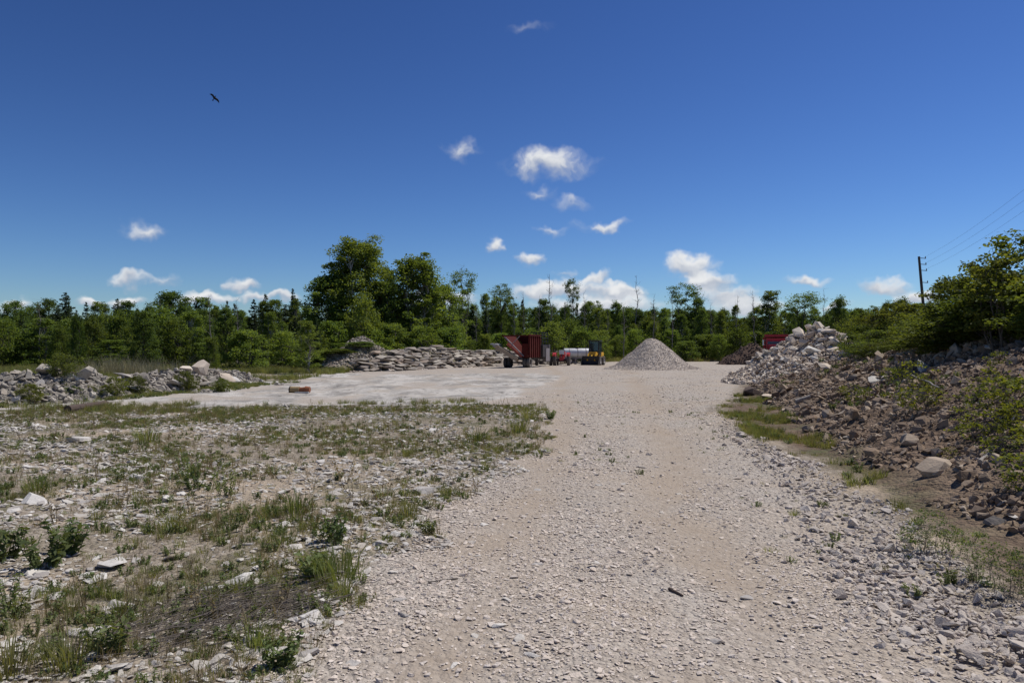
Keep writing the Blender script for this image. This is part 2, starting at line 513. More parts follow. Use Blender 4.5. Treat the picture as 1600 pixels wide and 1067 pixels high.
def ground_mat():
    m, t = new_mat('ground')
    g = t.n('ShaderNodeNewGeometry')
    pos = g.outputs['Position']
    za = t.n('ShaderNodeAttribute', attribute_name='zone_a')
    zb = t.n('ShaderNodeAttribute', attribute_name='zone_b')
    sa = t.n('ShaderNodeSeparateColor')
    sb = t.n('ShaderNodeSeparateColor')
    t.l(za.outputs['Color'], sa.inputs[0])
    t.l(zb.outputs['Color'], sb.inputs[0])
    road, track, bed = sa.outputs
    dirt, green, sand = sb.outputs
    v1 = t.vor(pos, 22)
    v2 = t.vor(pos, 55)
    v3 = t.vor(pos, 7)
    def chan(v, i):
        s = t.n('ShaderNodeSeparateColor')
        t.l(v.outputs['Color'], s.inputs[0])
        return s.outputs[i]
    nb, _ = t.noise(pos, .6, 5, .6)
    nm, _ = t.noise(pos, 3.5, 5, .65)
    nf, _ = t.noise(pos, 30, 4, .65)
    # gravel
    gr = t.mix(chan(v1, 0), (.49, .44, .378), (.295, .255, .213))
    gr = t.mix(t.math('MULTIPLY', chan(v2, 1), .6), gr, (.54, .475, .41))
    gr = t.mix(t.smooth(nb, .42, .62), gr, t.mix(.5, gr, (.44, .36, .275)))
    fines = t.mix(nf, (.29, .228, .168), (.405, .33, .252))
    gr = t.mix(t.math('MULTIPLY', t.math('MULTIPLY', track, t.lin(nm, .25, .7, .45, 1)), .92), gr, fines)
    # weedy stony field
    wd = t.mix(chan(v1, 0), (.46, .40, .325), (.22, .175, .125))
    wd = t.mix(t.smooth(nm, .40, .60), wd, t.mix(chan(v2, 0), (.17, .135, .095), (.36, .31, .245)))
    wd = t.mix(t.math('MULTIPLY', sand, t.lin(nm, .3, .6, 1, .5)), wd, t.mix(nf, (.40, .315, .225), (.54, .445, .335)))
    # green ground cover
    gcol = t.mix(nm, (.075, .085, .035), (.15, .14, .07))
    wd = t.mix(t.math('MULTIPLY', green, t.smooth(t.math('ADD', nm, t.math('MULTIPLY', green, .35)), .45, .75)), wd, gcol)
    # bedrock, streaked along its bedding
    mp = t.n('ShaderNodeMapping')
    mp.inputs['Rotation'].default_value = (0, 0, R_(-18))
    mp.inputs['Scale'].default_value = (.8, .55, 1)
    t.l(pos, mp.inputs[0])
    bs, _ = t.noise(mp.outputs[0], .7, 8, .72, .4)
    bs2, _ = t.noise(mp.outputs[0], 2.6, 8, .8)
    bc = t.mix(t.smooth(bs, .42, .60), (.54, .505, .455), (.30, .28, .252))
    bc = t.mix(t.math('MULTIPLY', t.smooth(bs2, .53, .62), .8), bc, (.17, .155, .135))
    bc = t.mix(t.math('MULTIPLY', t.smooth(nb, .52, .62), .6), bc, (.43, .37, .30))
    # brown earth of the bank
    dc = t.mix(chan(v1, 0), (.168, .116, .078), (.10, .071, .050))
    dc = t.mix(t.smooth(nm, .42, .66), dc, (.245, .175, .125))
    dc = t.mix(t.math('MULTIPLY', sand, .9), dc, t.mix(nf, (.33, .24, .17), (.43, .33, .24)))
    dc = t.mix(t.math('MULTIPLY', green, t.smooth(nm, .35, .6)), dc, gcol)
    c = t.mix(road, wd, gr)
    c = t.mix(t.smooth(bed, .25, .6), c, bc)
    c = t.mix(dirt, c, dc)
    stones = t.math('ADD', t.math('MULTIPLY', v1.outputs['Distance'], -1.0), t.math('MULTIPLY', v2.outputs['Distance'], -.4))
    stones = t.math('MULTIPLY', stones, t.math('SUBTRACT', 1.0, t.math('MULTIPLY', bed, .92)))
    stones = t.math('MULTIPLY', stones, t.math('SUBTRACT', 1.0, t.math('MULTIPLY', track, .6)))
    h = t.math('ADD', stones, t.math('MULTIPLY', nf, .35))
    h = t.math('ADD', h, t.math('MULTIPLY', t.math('MULTIPLY', bs2, bed), 2.5))
    h = t.math('ADD', h, t.math('MULTIPLY', t.math('MULTIPLY', v3.outputs['Distance'], dirt), -1.5))
    finish(t, c, .95, h, .9, .03, spec=.2)
    return m
M['ground'] = ground_mat()

# ------------------------------------------------------------------ mesh helpers
def mesh_arr(name, verts, faces, mat=None, tint=None, smooth=False):
    verts = np.asarray(verts, np.float32)
    faces = np.asarray(faces, np.int32)
    me = bpy.data.meshes.new(name)
    me.vertices.add(len(verts))
    me.vertices.foreach_set('co', verts.ravel())
    nf, k = faces.shape
    me.loops.add(nf * k)
    me.loops.foreach_set('vertex_index', faces.ravel())
    me.polygons.add(nf)
    me.polygons.foreach_set('loop_start', np.arange(0, nf * k, k, dtype=np.int32))
    me.update(calc_edges=True)
    if smooth:
        me.polygons.foreach_set('use_smooth', np.ones(nf, bool))
    if tint is not None:
        at = me.attributes.new('tint', 'FLOAT', 'POINT')
        at.data.foreach_set('value', np.asarray(tint, np.float32))
    if mat:
        me.materials.append(M[mat])
    return me

def link(o, parent=None):
    C.objects.link(o)
    if parent is not None:
        o.parent = parent
    return o

def obj(name, me, parent=None, loc=(0, 0, 0), rot=(0, 0, 0), scl=(1, 1, 1)):
    o = bpy.data.objects.new(name, me)
    o.location = loc
    o.rotation_euler = rot
    o.scale = scl
    return link(o, parent)

def tag(o, label=None, cat=None, group=None, kind=None):
    for k, v in (('label', label), ('category', cat), ('group', group), ('kind', kind)):
        if v:
            o[k] = v
    return o

def thing(name, loc, rotz, label, cat, group=None):
    o = bpy.data.objects.new(name, None)
    o.empty_display_size = .3
    o.location = loc
    o.rotation_euler = (0, 0, rotz)
    link(o)
    return tag(o, label, cat, group)

class MB:
    """collects boxes, bars and lathes for one mesh"""
    def __init__(self):
        self.b = bmesh.new()

    def box(self, c, s, rot=None, bev=0.0):
        mtx = Matrix.Translation(c)
        if rot:
            mtx = mtx @ Euler(rot).to_matrix().to_4x4()
        r = bmesh.ops.create_cube(self.b, size=1, matrix=mtx @ Matrix.Diagonal((*s, 1)))
        if bev:
            es = {e for v in r['verts'] for e in v.link_edges}
            bmesh.ops.bevel(self.b, geom=list(es), offset=bev, segments=2, affect='EDGES', profile=.7)
        return self

    def bar(self, p, q, wd, ht=None):
        p, q = Vector(p), Vector(q)
        d = q - p
        mtx = Matrix.Translation((p + q) / 2) @ d.to_track_quat('Y', 'Z').to_matrix().to_4x4()
        bmesh.ops.create_cube(self.b, size=1, matrix=mtx @ Matrix.Diagonal((wd, d.length, ht or wd, 1)))
        return self

    def cyl(self, p, q, r, r2=None, n=16):
        p, q = Vector(p), Vector(q)
        d = q - p
        mtx = Matrix.Translation((p + q) / 2) @ d.to_track_quat('Z', 'Y').to_matrix().to_4x4()
        bmesh.ops.create_cone(self.b, cap_ends=True, segments=n, radius1=r, radius2=r if r2 is None else r2, depth=d.length, matrix=mtx)
        return self

    def lathe(self, prof, n=24, mtx=None):
        """profile of (radius, x) spun about the X axis"""
        rings = []
        for i in range(n):
            a = 2 * math.pi * i / n
            rings.append([self.b.verts.new(Vector((x, r * math.cos(a), r * math.sin(a)))) for r, x in prof])
        if mtx is not None:
            bmesh.ops.transform(self.b, matrix=mtx, verts=[v for r in rings for v in r])
        for i in range(n):
            a, b = rings[i], rings[(i + 1) % n]
            for k in range(len(prof) - 1):
                self.b.faces.new((a[k], a[k + 1], b[k + 1], b[k]))
        return self

    def poly(self, pts, th):
        """thin plate: polygon given by 3D points, thickened along its normal"""
        vs = [Vector(p) for p in pts]
        nrm = (vs[1] - vs[0]).cross(vs[2] - vs[0]).normalized() * th
        a = [self.b.verts.new(v) for v in vs]
        b = [self.b.verts.new(v + nrm) for v in vs]
        k = len(vs)
        self.b.faces.new(a[::-1])
        self.b.faces.new(b)
        for i in range(k):
            self.b.faces.new((a[i], a[(i + 1) % k], b[(i + 1) % k], b[i]))
        return self

    def build(self, name, mat, parent=None, smooth=False):
        bmesh.ops.recalc_face_normals(self.b, faces=self.b.faces[:])
        me = bpy.data.meshes.new(name)
        self.b.to_mesh(me)
        self.b.free()
        if smooth:
            me.shade_smooth()
            me.set_sharp_from_angle(angle=R_(40))
        me.materials.append(M[mat])
        return obj(name, me, parent)

def rock_mesh(name, seed, dims, mat, n=14, p=4.0, sub=0, rough=.04):
    r = random.Random(seed)
    b = bmesh.new()
    for k in range(n):
        d = Vector((r.gauss(0, 1), r.gauss(0, 1), r.gauss(0, 1)))
        ln = (abs(d.x) ** p + abs(d.y) ** p + abs(d.z) ** p) ** (1 / p)
        d = d / ln * r.uniform(.8, 1.0)
        b.verts.new((d.x * dims[0] / 2, d.y * dims[1] / 2, d.z * dims[2] / 2))
    res = bmesh.ops.convex_hull(b, input=b.verts[:])
    junk = [e for e in res['geom_interior'] if isinstance(e, bmesh.types.BMVert)]
    if junk:
        bmesh.ops.delete(b, geom=junk, context='VERTS')
    if sub:
        bmesh.ops.subdivide_edges(b, edges=b.edges[:], cuts=sub, use_grid_fill=True)
        bmesh.ops.triangulate(b, faces=b.faces[:])
        for v in b.verts:
            v.co += Vector((r.gauss(0, rough), r.gauss(0, rough), r.gauss(0, rough * .7))) * min(dims)
    bmesh.ops.recalc_face_normals(b, faces=b.faces[:])
    me = bpy.data.meshes.new(name)
    b.to_mesh(me)
    b.free()
    me.materials.append(M[mat])
    return me

def rock_set(prefix, mat, shapes, count, n=13, p=4.0, sub=0):
    return [rock_mesh('%s_%02d' % (prefix, i), 100 + i * 7 + hash(prefix) % 1 + len(prefix) * 31, shapes[i % len(shapes)], mat, n + i % 4, p, sub) for i in range(count)]

ANG = [(1, .85, .6), (1, .7, .55), (1, .9, .75), (1, .6, .45)]
FLAT = [(1, .8, .25), (1, .65, .2), (1, .9, .3), (1, .55, .28)]
MIX = ANG + FLAT
RS = {
    'gravel': rock_set('gravel', 'gravel', MIX, 10, 10),
    'grey_gravel': rock_set('grey_gravel', 'grey_gravel', MIX, 10, 10),
    'limestone': rock_set('limestone', 'limestone', FLAT, 12, 12),
    'pale_rock': rock_set('pale_rock', 'pale_rock', MIX, 12, 13),
    'brown_rock': rock_set('brown_rock', 'brown_rock', MIX, 14, 13),
    'grey_rock': rock_set('grey_rock', 'grey_rock', MIX, 12, 13),
    'wall_rock': rock_set('wall_rock', 'wall_rock', [(1, .7, .3), (1, .8, .26), (1, .6, .34)], 12, 16, 7.0),
    'soil_clod': rock_set('soil_clod', 'soil_clod', ANG, 6, 14, 2.5),
    'white_slab': rock_set('white_slab', 'white_slab', [(1, .7, .22), (1, .8, .3), (1, .6, .4)], 6, 14, 6.0),
}

def src_coll(name, meshes):
    """meshes to be scattered, kept outside the scene"""
    col = bpy.data.collections.new(name)
    for i, me in enumerate(meshes):
        col.objects.link(bpy.data.objects.new('%s_%02d' % (name, i), me))
    return col

def scatter(name, pts, rots, scls, idx, col, parent=None):
    """one object of many small pieces: geometry-node instances on the points of a mesh"""
    me = bpy.data.meshes.new(name)
    n = len(pts)
    me.vertices.add(n)
    me.vertices.foreach_set('co', np.asarray(pts, np.float32).ravel())
    for nm, ty, arr, key in (('rot', 'FLOAT_VECTOR', rots, 'vector'), ('scl', 'FLOAT_VECTOR', scls, 'vector'), ('idx', 'INT', idx, 'value')):
        at = me.attributes.new(nm, ty, 'POINT')
        at.data.foreach_set(key, np.asarray(arr, np.int32 if ty == 'INT' else np.float32).ravel())
    o = obj(name, me, parent)
    ng = bpy.data.node_groups.new(name, 'GeometryNodeTree')
    ng.interface.new_socket('Geometry', in_out='INPUT', socket_type='NodeSocketGeometry')
    ng.interface.new_socket('Geometry', in_out='OUTPUT', socket_type='NodeSocketGeometry')
    N = ng.nodes
    gi, go = N.new('NodeGroupInput'), N.new('NodeGroupOutput')
    ip = N.new('GeometryNodeInstanceOnPoints')
    ci = N.new('GeometryNodeCollectionInfo')
    ci.inputs['Collection'].default_value = col
    ci.inputs['Separate Children'].default_value = True
    ci.inputs['Reset Children'].default_value = True
    def named(nm, ty):
        a = N.new('GeometryNodeInputNamedAttribute')
        a.data_type = ty
        a.inputs['Name'].default_value = nm
        return a.outputs['Attribute']
    e2r = N.new('FunctionNodeEulerToRotation')
    L = ng.links.new
    L(gi.outputs[0], ip.inputs['Points'])
    L(ci.outputs[0], ip.inputs['Instance'])
    ip.inputs['Pick Instance'].default_value = True
    L(named('idx', 'INT'), ip.inputs['Instance Index'])
    L(named('rot', 'FLOAT_VECTOR'), e2r.inputs[0])
    L(e2r.outputs[0], ip.inputs['Rotation'])
    L(named('scl', 'FLOAT_VECTOR'), ip.inputs['Scale'])
    L(ip.outputs[0], go.inputs[0])
    md = o.modifiers.new('scatter', 'NODES')
    md.node_group = ng
    return o

COLS = {k: src_coll('src_' + k, v) for k, v in RS.items()}

def slope_rot(x, y, amt=1.0, e=.15):
    """euler tilt that follows the terrain at (x, y)"""
    gx = (HT(x + e, y) - HT(x - e, y)) / (2 * e)
    gy = (HT(x, y + e) - HT(x, y - e)) / (2 * e)
    return np.arctan(gy) * amt, -np.arctan(gx) * amt

# ------------------------------------------------------------------ ground
def axis(segs):
    out = [segs[0][0]]
    for a, b, st in segs:
        n = max(1, int(round((b - a) / st)))
        out += list(np.linspace(a, b, n + 1)[1:])
    return np.array(out)

gx = axis([(-900, -300, 100), (-300, -120, 20), (-120, -40, 4), (-40, -16, .8), (-16, -7, .3), (-7, 8, .13), (8, 18, .3), (18, 40, .8), (40, 120, 4), (120, 300, 20), (300, 900, 100)])
gy = axis([(-300, -60, 40), (-60, -8, 4), (-8, 2, .5), (2, 14, .13), (14, 28, .22), (28, 60, .6), (60, 120, 2), (120, 300, 12), (300, 1500, 100)])
X, Y = np.meshgrid(gx, gy)
x, y = X.ravel(), Y.ravel()
Z = H(x, y)
nz = (fbm(x * 1.3, y * 1.3, 101) - .5)
nz2 = (fbm(x * .5, y * .5, 103) - .5)
bed = bed_mask(x, y)
track = tracks(x, y) * ss(y, -30, 3) 
e_ = nz * 1.1
field_end = np.interp(x, [-16, -12, -9, -1, 3], [17.3, 18.6, 19.8, 20.8, 20.5]) + nz2 * 1.6
in_l = ss(x + e_ - road_l(y), -.15, .35)
in_r = ss(road_r(y) - x + e_ * .8, -.1, .35)
yard_l = np.interp(y, [20, 24, 32, 36, 42, 46, 55, 80], [-15, -13.2, -12, -11.3, -16, -13, -8, 2])
road = np.where(y < 21, np.maximum(in_l, ss(y, field_end, field_end + .8)), ss(x + nz * 3 - yard_l, -.5, 1)) * in_r * ss(84 + nz2 * 12 - y, -2, 3)
# earth bank and its verge
dirt = ss(x + e_ * .8 - (road_r(y) + .15), -.15, .4) * ss(60 - y, 0, 8)
dirt = np.maximum(dirt, 0)
verge = dirt * ss(toe_x(y) + .7 - x, 0, .7)
green = np.zeros_like(x)
gpatch = fbm(x * .55, y * .55, 111)
green += ss(gpatch + ss(y, 9, 19) * .08, .45, .68) * (y < 22) * (x < 1.5) * .6
green = np.where((y > 20) & (x < yard_l), .9, green)
green = np.where(y > 80, 1.0, green)
green = np.where((y > 34) & (x > 24) & (y < 200), np.maximum(green, .8), green)
green = np.where(dirt > .3, verge * ss(fbm(x * .8, y * .8, 113) , .38, .6) * ss(y, 5.5, 8), green)
green = np.where((x > toe_x(y) + 5.2), np.maximum(green, .75), green)
strip = np.exp(-((y - (19.3 + (x + 10) * .12)) / 1.3) ** 2) * (x < .8) * (x > -16)
green = np.maximum(green, strip * .8 * ss(gpatch, .35, .55))
sandm = np.exp(-(((x + 2.6) / 1.7) ** 2 + ((y - 8.6) / 1.1) ** 2)) * 1.2 + ss(fbm(x * .6, y * .8, 121), .56, .7)
sandm = np.where(dirt > .3, np.exp(-(((x - 4.3) / .8) ** 2 + ((y - 8.3) / 1.4) ** 2)) * ss(fbm(x * 1.5, y * 1.5, 123), .35, .6), sandm)
sandm = np.maximum(sandm, np.exp(-(((x + 13.2) / 2.6) ** 2 + ((y - 42) / 2.5) ** 2)) * 1.3)
green = green * (1 - np.clip(np.exp(-(((x + 13.2) / 3) ** 2 + ((y - 42) / 3) ** 2)) * 1.4, 0, 1))
sandm = np.clip(sandm, 0, 1)
nx_, ny_ = len(gx), len(gy)
ii = np.arange((ny_ - 1) * (nx_ - 1))
r_, c_ = ii // (nx_ - 1), ii % (nx_ - 1)
quads = np.stack([r_ * nx_ + c_, r_ * nx_ + c_ + 1, (r_ + 1) * nx_ + c_ + 1, (r_ + 1) * nx_ + c_], 1)
V3 = np.stack([x, y, Z], 1)
fm = lambda a: a[quads].mean(1)
zone = np.zeros(len(quads), int)
zone[fm(road) > .5] = 1
zone[(fm(bed) > .5) & (fm(dirt) < .3)] = 2
zone[(fm(dirt) > .5)] = 3
NAMES = {0: ('ground', 'stony weed-grown ground beside the gravel road'), 1: ('gravel_road', 'pale gravel road widening into the yard'),
         2: ('bedrock_pavement', 'bare streaked grey bedrock in front of the slab wall'), 3: ('earth_bank', 'brown rubble-strewn earth bank along the gravel road')}
STRUCT = {}
for zk, (nm, lb) in NAMES.items():
    q = quads[zone == zk]
    used, inv = np.unique(q, return_inverse=True)
    me = mesh_arr(nm, V3[used], inv.reshape(q.shape), 'ground', smooth=True)
    for an, chans in (('zone_a', (road, track, bed)), ('zone_b', (dirt, green, sandm))):
        at = me.attributes.new(an, 'FLOAT_COLOR', 'POINT')
        cc = np.ones((len(used), 4), np.float32)
        for k in range(3):
            cc[:, k] = chans[k][used]
        at.data.foreach_set('color', cc.ravel())
    STRUCT[nm] = tag(obj(nm, me), lb, None, None, 'structure')

# ------------------------------------------------------------------ mounds as meshes
def mound(name, fn, x0, x1, y0, y1, st, mat, parent):
    ax, ay = np.arange(x0, x1 + st, st), np.arange(y0, y1 + st, st)
    A, B = np.meshgrid(ax, ay)
    a, b = A.ravel(), B.ravel()
    z = fn(a, b)
    keep = z > H(a, b) - .12
    n = len(ax)
    k = np.arange((len(ay) - 1) * (n - 1))
    r, c = k // (n - 1), k % (n - 1)
    q = np.stack([r * n + c, r * n + c + 1, (r + 1) * n + c + 1, (r + 1) * n + c], 1)
    q = q[keep[q].any(1)]
    used, inv = np.unique(q, return_inverse=True)
    me = mesh_arr(name, np.stack([a, b, z], 1)[used], inv.reshape(q.shape), mat, smooth=True)
    o = obj(name, me)
    if parent is not None:
        o.parent = parent
        o.matrix_parent_inverse = Matrix.Translation(-Vector(parent.location))
    return o

def put_rocks(parent, name, kinds, sites, sink=.25, tilt=.35, follow=.8, seed=0):
    """one object for each rock; sites = (x, y, size[, lift])"""
    r = random.Random(seed)
    for s in sites:
        me = r.choice(RS[kinds] if isinstance(kinds, str) else RS[r.choice(kinds)])
        xx, yy, sz = s[:3]
        a, b = slope_rot(np.array(xx), np.array(yy), follow, .3)
        zz = hz(xx, yy) + sz * (.5 * me_h(me) - sink * me_h(me)) + (s[3] if len(s) > 3 else 0)
        rot = Euler((float(a) + r.gauss(0, tilt), float(b) + r.gauss(0, tilt), r.uniform(0, 6.28)))
        o = obj(name, me, None, (xx, yy, zz), rot, (sz, sz * r.uniform(.8, 1.15), sz * r.uniform(.8, 1.2)))
        if parent is not None:
            o.parent = parent
            if parent.type == 'EMPTY':
                o.matrix_parent_inverse = Matrix.Translation(-Vector(parent.location))

_mh = {}
def me_h(me):
    if me.name not in _mh:
        zs = [v.co.z for v in me.vertices]
        _mh[me.name] = max(zs) - min(zs)
    return _mh[me.name]

def small_rocks(name, coll, xs, ys, sizes, parent=None, kind='stuff', sink=.2, tilt=.4, label=None, cat=None, follow=.8, flat=1.0):
    n = len(xs)
    zs = HT(xs, ys) + sizes * (.12 if name != 'bank_rubble' else .08)
    a, b = slope_rot(xs, ys, follow)
    rots = np.stack([a + rng.normal(0, tilt, n), b + rng.normal(0, tilt, n), rng.uniform(0, 6.28, n)], 1)
    scl = np.stack([sizes, sizes * rng.uniform(.75, 1.15, n), sizes * rng.uniform(.7, 1.2, n) * flat], 1)
    o = scatter(name, np.stack([xs, ys, zs], 1), rots, scl, rng.integers(0, len(RS[coll]), n), COLS[coll])
    tag(o, label, cat, None, kind)
    if parent is not None:
        o.parent = parent
        if parent.type == 'EMPTY':
            o.matrix_parent_inverse = Matrix.Translation(-Vector(parent.location))
    return o

def sample(n, fn, x0, x1, y0, y1):
    xs, ys = rng.uniform(x0, x1, n), rng.uniform(y0, y1, n)
    k = rng.random(n) < fn(xs, ys)
    return xs[k], ys[k]

# cone of crushed gravel
gc = thing('gravel_cone', (10.55, 55.5, 0), 0, 'tall cone-shaped pile of crushed pale gravel right of the yellow loader', 'gravel pile')
mound('pile_body', m_cone, 6, 15.2, 51, 60, .11, 'cone_gravel', gc)
xs, ys = sample(15000, lambda a, b: (m_cone(a, b) > H(a, b) + .0) * np.where(b < 56.5, 1.0, .2), 6, 15, 51, 58)
small_rocks('loose_gravel', 'grey_gravel', xs, ys, rng.uniform(.04, .10, len(xs)), gc)

# brown soil pile
dp = thing('soil_pile', (22.6, 69.5, 0), 0, 'dark brown pile of soil behind the pale rock pile, beside the red truck', 'soil pile')
mound('pile_body', m_dirt, 18.5, 27, 66, 73, .18, 'soil', dp)
xs, ys = sample(1500, lambda a, b: m_dirt(a, b) > H(a, b), 19, 27, 66, 72)
small_rocks('soil_lumps', 'soil_clod', xs, ys, rng.uniform(.08, .3, len(xs)), dp)

# pale broken rock pile
rp = thing('rock_pile', (13.5, 31.5, 0), 0, 'tall pile of pale broken limestone blocks in front of the red truck', 'rock pile')
mound('pile_body', m_rockpile, 7.5, 19.5, 25, 39.5, .2, 'pale_fill', rp)
inpile = lambda a, b: (m_rockpile(a, b) > H(a, b) + .03) * np.where(b < 35.5, 1.0, .15)
xs, ys = sample(16000, inpile, 7.5, 19, 25, 38)
small_rocks('small_rocks', 'pale_rock', xs, ys, rng.uniform(.05, .26, len(xs)) * rng.uniform(.6, 1.1, len(xs)), rp)
xs, ys = sample(700, inpile, 8.6, 18.5, 25.6, 36.5)
top = np.clip(m_rockpile(xs, ys) / 2.4, 0, 1)
sz = rng.uniform(.22, .5, len(xs)) * (.6 + top * .9)
k = np.argsort(ys + rng.normal(0, 2, len(xs)))[:255]
put_rocks(rp, 'rock', ['pale_rock', 'pale_rock', 'white_slab', 'wall_rock'], list(zip(xs[k], ys[k], sz[k])), seed=5)
for px, py, s in ((1308, 543, .85), (1282, 519, .8), (1294, 524, .8), (1314, 530, .7), (1268, 530, .55), (1282, 532, .5), (1256, 541, .6), (1272, 555, .95), (1250, 520, .7), (1240, 532, .5), (1290, 579, .75), (1190, 560, .5)):
    a, b, c = hit(px, py)
    put_rocks(rp, 'rock', 'white_slab' if s > .8 else 'pale_rock', [(a, b, s, .1)], tilt=.25, seed=px)

# grey rubble heap on the left
bp = thing('rubble_heap', (-13.6, 26, 0), 0, 'long low heap of grey limestone rubble in front of the left trees', 'rubble heap')
mound('heap_body', m_berm, -18.5, -9.8, 17.5, 35.5, .2, 'grey_fill', bp)
inb = lambda a, b: (m_berm(a, b) > H(a, b) - .02) * 1.0
xs, ys = sample(9000, inb, -18, -10, 18, 35)
small_rocks('small_rocks', 'grey_rock', xs, ys, rng.uniform(.06, .3, len(xs)), bp)
xs, ys = sample(900, inb, -18, -10, 18, 35)
k = np.arange(len(xs))[:220]
put_rocks(bp, 'rock', ['grey_rock', 'grey_rock', 'limestone'], list(zip(xs[k], ys[k], rng.uniform(.14, .46, len(k)))), seed=8, tilt=.7)
for px, py, s, kd in ((70, 584, .6, 'grey_rock'), (128, 595, .75, 'grey_rock'), (115, 594, .45, 'white_slab'), (175, 585, .8, 'grey_rock'), (195, 592, .8, 'limestone'), (195, 579, .5, 'white_slab'),
                      (222, 597, .6, 'grey_rock'), (275, 604, .8, 'white_slab'), (207, 612, .6, 'white_slab'), (352, 594, .8, 'pale_rock'), (368, 596, .6, 'white_slab'), (312, 586, .9, 'tan'), (315, 604, .8, 'grey_rock'), (290, 580, .5, 'pale_rock')):
    a, b, c = hit(px, py)
    put_rocks(bp, 'rock', 'pale_rock' if kd == 'tan' else kd, [(a, b, s * 1.15, .05)], tilt=.3, seed=px)

# pale rocks far up on the bank between bushes
tp = thing('bank_rock_heap', (18.3, 34, 0), 0, 'small heap of white rocks half hidden among bushes on the bank', 'rock heap')
mound('heap_body', m_tail, 16, 20.6, 31.8, 36, .25, 'pale_fill', tp)
put_rocks(tp, 'rock', ['white_slab', 'pale_rock'], [(18.3 + random.gauss(0, .8), 33.2 + random.gauss(0, .6), random.uniform(.3, .85)) for k in range(34)], seed=3)

# earth mound at the left end of the slab wall
em = thing('earth_mound', (-11.3, 55, 0), 0, 'grassy earth mound under the tall trees, left of the slab wall', 'earth mound')
mound('mound_body', m_earth, -16.5, -6, 47, 62.5, .3, 'earth', em)
xs, ys = sample(6000, lambda a, b: (m_earth(a, b) > H(a, b)) * 1.0, -16, -7, 48, 56)
small_rocks('small_rocks', 'wall_rock', xs, ys, rng.uniform(.08, .3, len(xs)), em)

# ------------------------------------------------------------------ the wall of stacked slabs
sw = thing('slab_wall', (-4.5, 57, 0), 0, 'long wall of rough stacked limestone slabs left of the red hopper trailer', 'stone wall')
path = [(-10.6, 48.0), (-8.4, 50.5), (-5.5, 56.0), (-2.2, 62.5), (2.5, 69.5), (6.5, 74.5)]
pl = [0]
for a, b in zip(path, path[1:]):
    pl.append(pl[-1] + math.dist(a, b))
def on_path(s):
    for i in range(len(path) - 1):
        if s <= pl[i + 1] or i == len(path) - 2:
            f = (s - pl[i]) / (pl[i + 1] - pl[i])
            a, b = path[i], path[i + 1]
            return a[0] + (b[0] - a[0]) * f, a[1] + (b[1] - a[1]) * f, math.atan2(b[1] - a[1], b[0] - a[0])
r = random.Random(12)
def wall_top(s):
    return float(np.interp(s, [0, 2, 4, 8, 14, 22, 33], [.5, 1.0, 1.4, 1.6, 1.55, 1.45, 1.25]))
zc = 0.0
course = 0
while zc < 1.8:
    th = r.uniform(.17, .27)
    s = r.uniform(-.3, .3) + course * .1
    while s < pl[-1]:
        ln = r.uniform(.35, 1.15)
        if zc + th < wall_top(s) + r.uniform(-.35, .3) and r.random() > .10:
            px_, py_, an = on_path(max(0, s + ln / 2))
            back = course * .30 + r.uniform(-.12, .22)
            nx2, ny2 = -math.sin(an), math.cos(an)
            xx, yy = px_ + nx2 * back, py_ + ny2 * back
            me = r.choice(RS['wall_rock'])
            o = obj('slab', me, None, (xx, yy, float(H(xx, yy)) + zc + th / 2), (r.gauss(0, .10), r.gauss(0, .09), an + r.gauss(0, .25)),
                    (ln * 1.12, r.uniform(.8, 1.3) * 1.3, th / me_h(me) * 1.15))
            o.parent = sw
            o.matrix_parent_inverse = Matrix.Translation(-Vector(sw.location))
        s += ln + r.uniform(0, .06)
    zc += th * .93
    course += 1
# the fill the slabs lean on
vv, ff = [], []
for i in range(60):
    s = pl[-1] * i / 59
    px_, py_, an = on_path(s)
    nx2, ny2 = -math.sin(an), math.cos(an)
    hh = wall_top(s) - .22
    for bk, zz in ((.3, -.1), (.6, hh * .25), (1.1, hh * .55), (1.9, hh * .92), (2.6, hh + .02), (4.2, hh * .8), (6, -.1)):
        xx, yy = px_ + nx2 * bk, py_ + ny2 * bk
        vv.append((xx, yy, float(H(xx, yy)) + zz + r.uniform(-.08, .08)))
for i in range(59):
    for k in range(6):
        a = i * 7 + k
        ff.append((a, a + 7, a + 8, a + 1))
o = obj('backfill', mesh_arr('backfill', vv, ff, 'earth'), sw)
o.matrix_parent_inverse = Matrix.Translation(-Vector(sw.location))
sites = []
for k in range(60):
    px_, py_, an = on_path(r.uniform(0, 24))
    bk = r.uniform(-.5, -.05)
    sites.append((px_ - math.sin(an) * bk, py_ + math.cos(an) * bk, r.uniform(.15, .42)))
put_rocks(sw, 'rock', ['wall_rock', 'pale_rock'], sites, seed=17)
vs = []
for k in range(900):
    s_ = r.uniform(0, 30)
    px_, py_, an = on_path(s_)
    bk = r.uniform(.6, 3.0)
    hh = wall_top(s_) - .22
    zz = float(np.interp(bk, [.3, .6, 1.1, 1.9, 2.6, 4.2], [-.1, hh * .25, hh * .55, hh * .92, hh, hh * .8]))
    xx, yy = px_ - math.sin(an) * bk, py_ + math.cos(an) * bk
    vs.append((xx, yy, float(H(xx, yy)) + zz + .05))
vs = np.array(vs)
n = len(vs)
s_ = rng.uniform(.15, .5, n)
o = scatter('small_rocks', vs, np.stack([rng.normal(0, .3, n), rng.normal(0, .3, n), rng.uniform(0, 6, n)], 1), np.stack([s_, s_, s_], 1), rng.integers(0, 12, n), COLS['wall_rock'], sw)
o.matrix_parent_inverse = Matrix.Translation(-Vector(sw.location))
tag(o, kind='stuff')

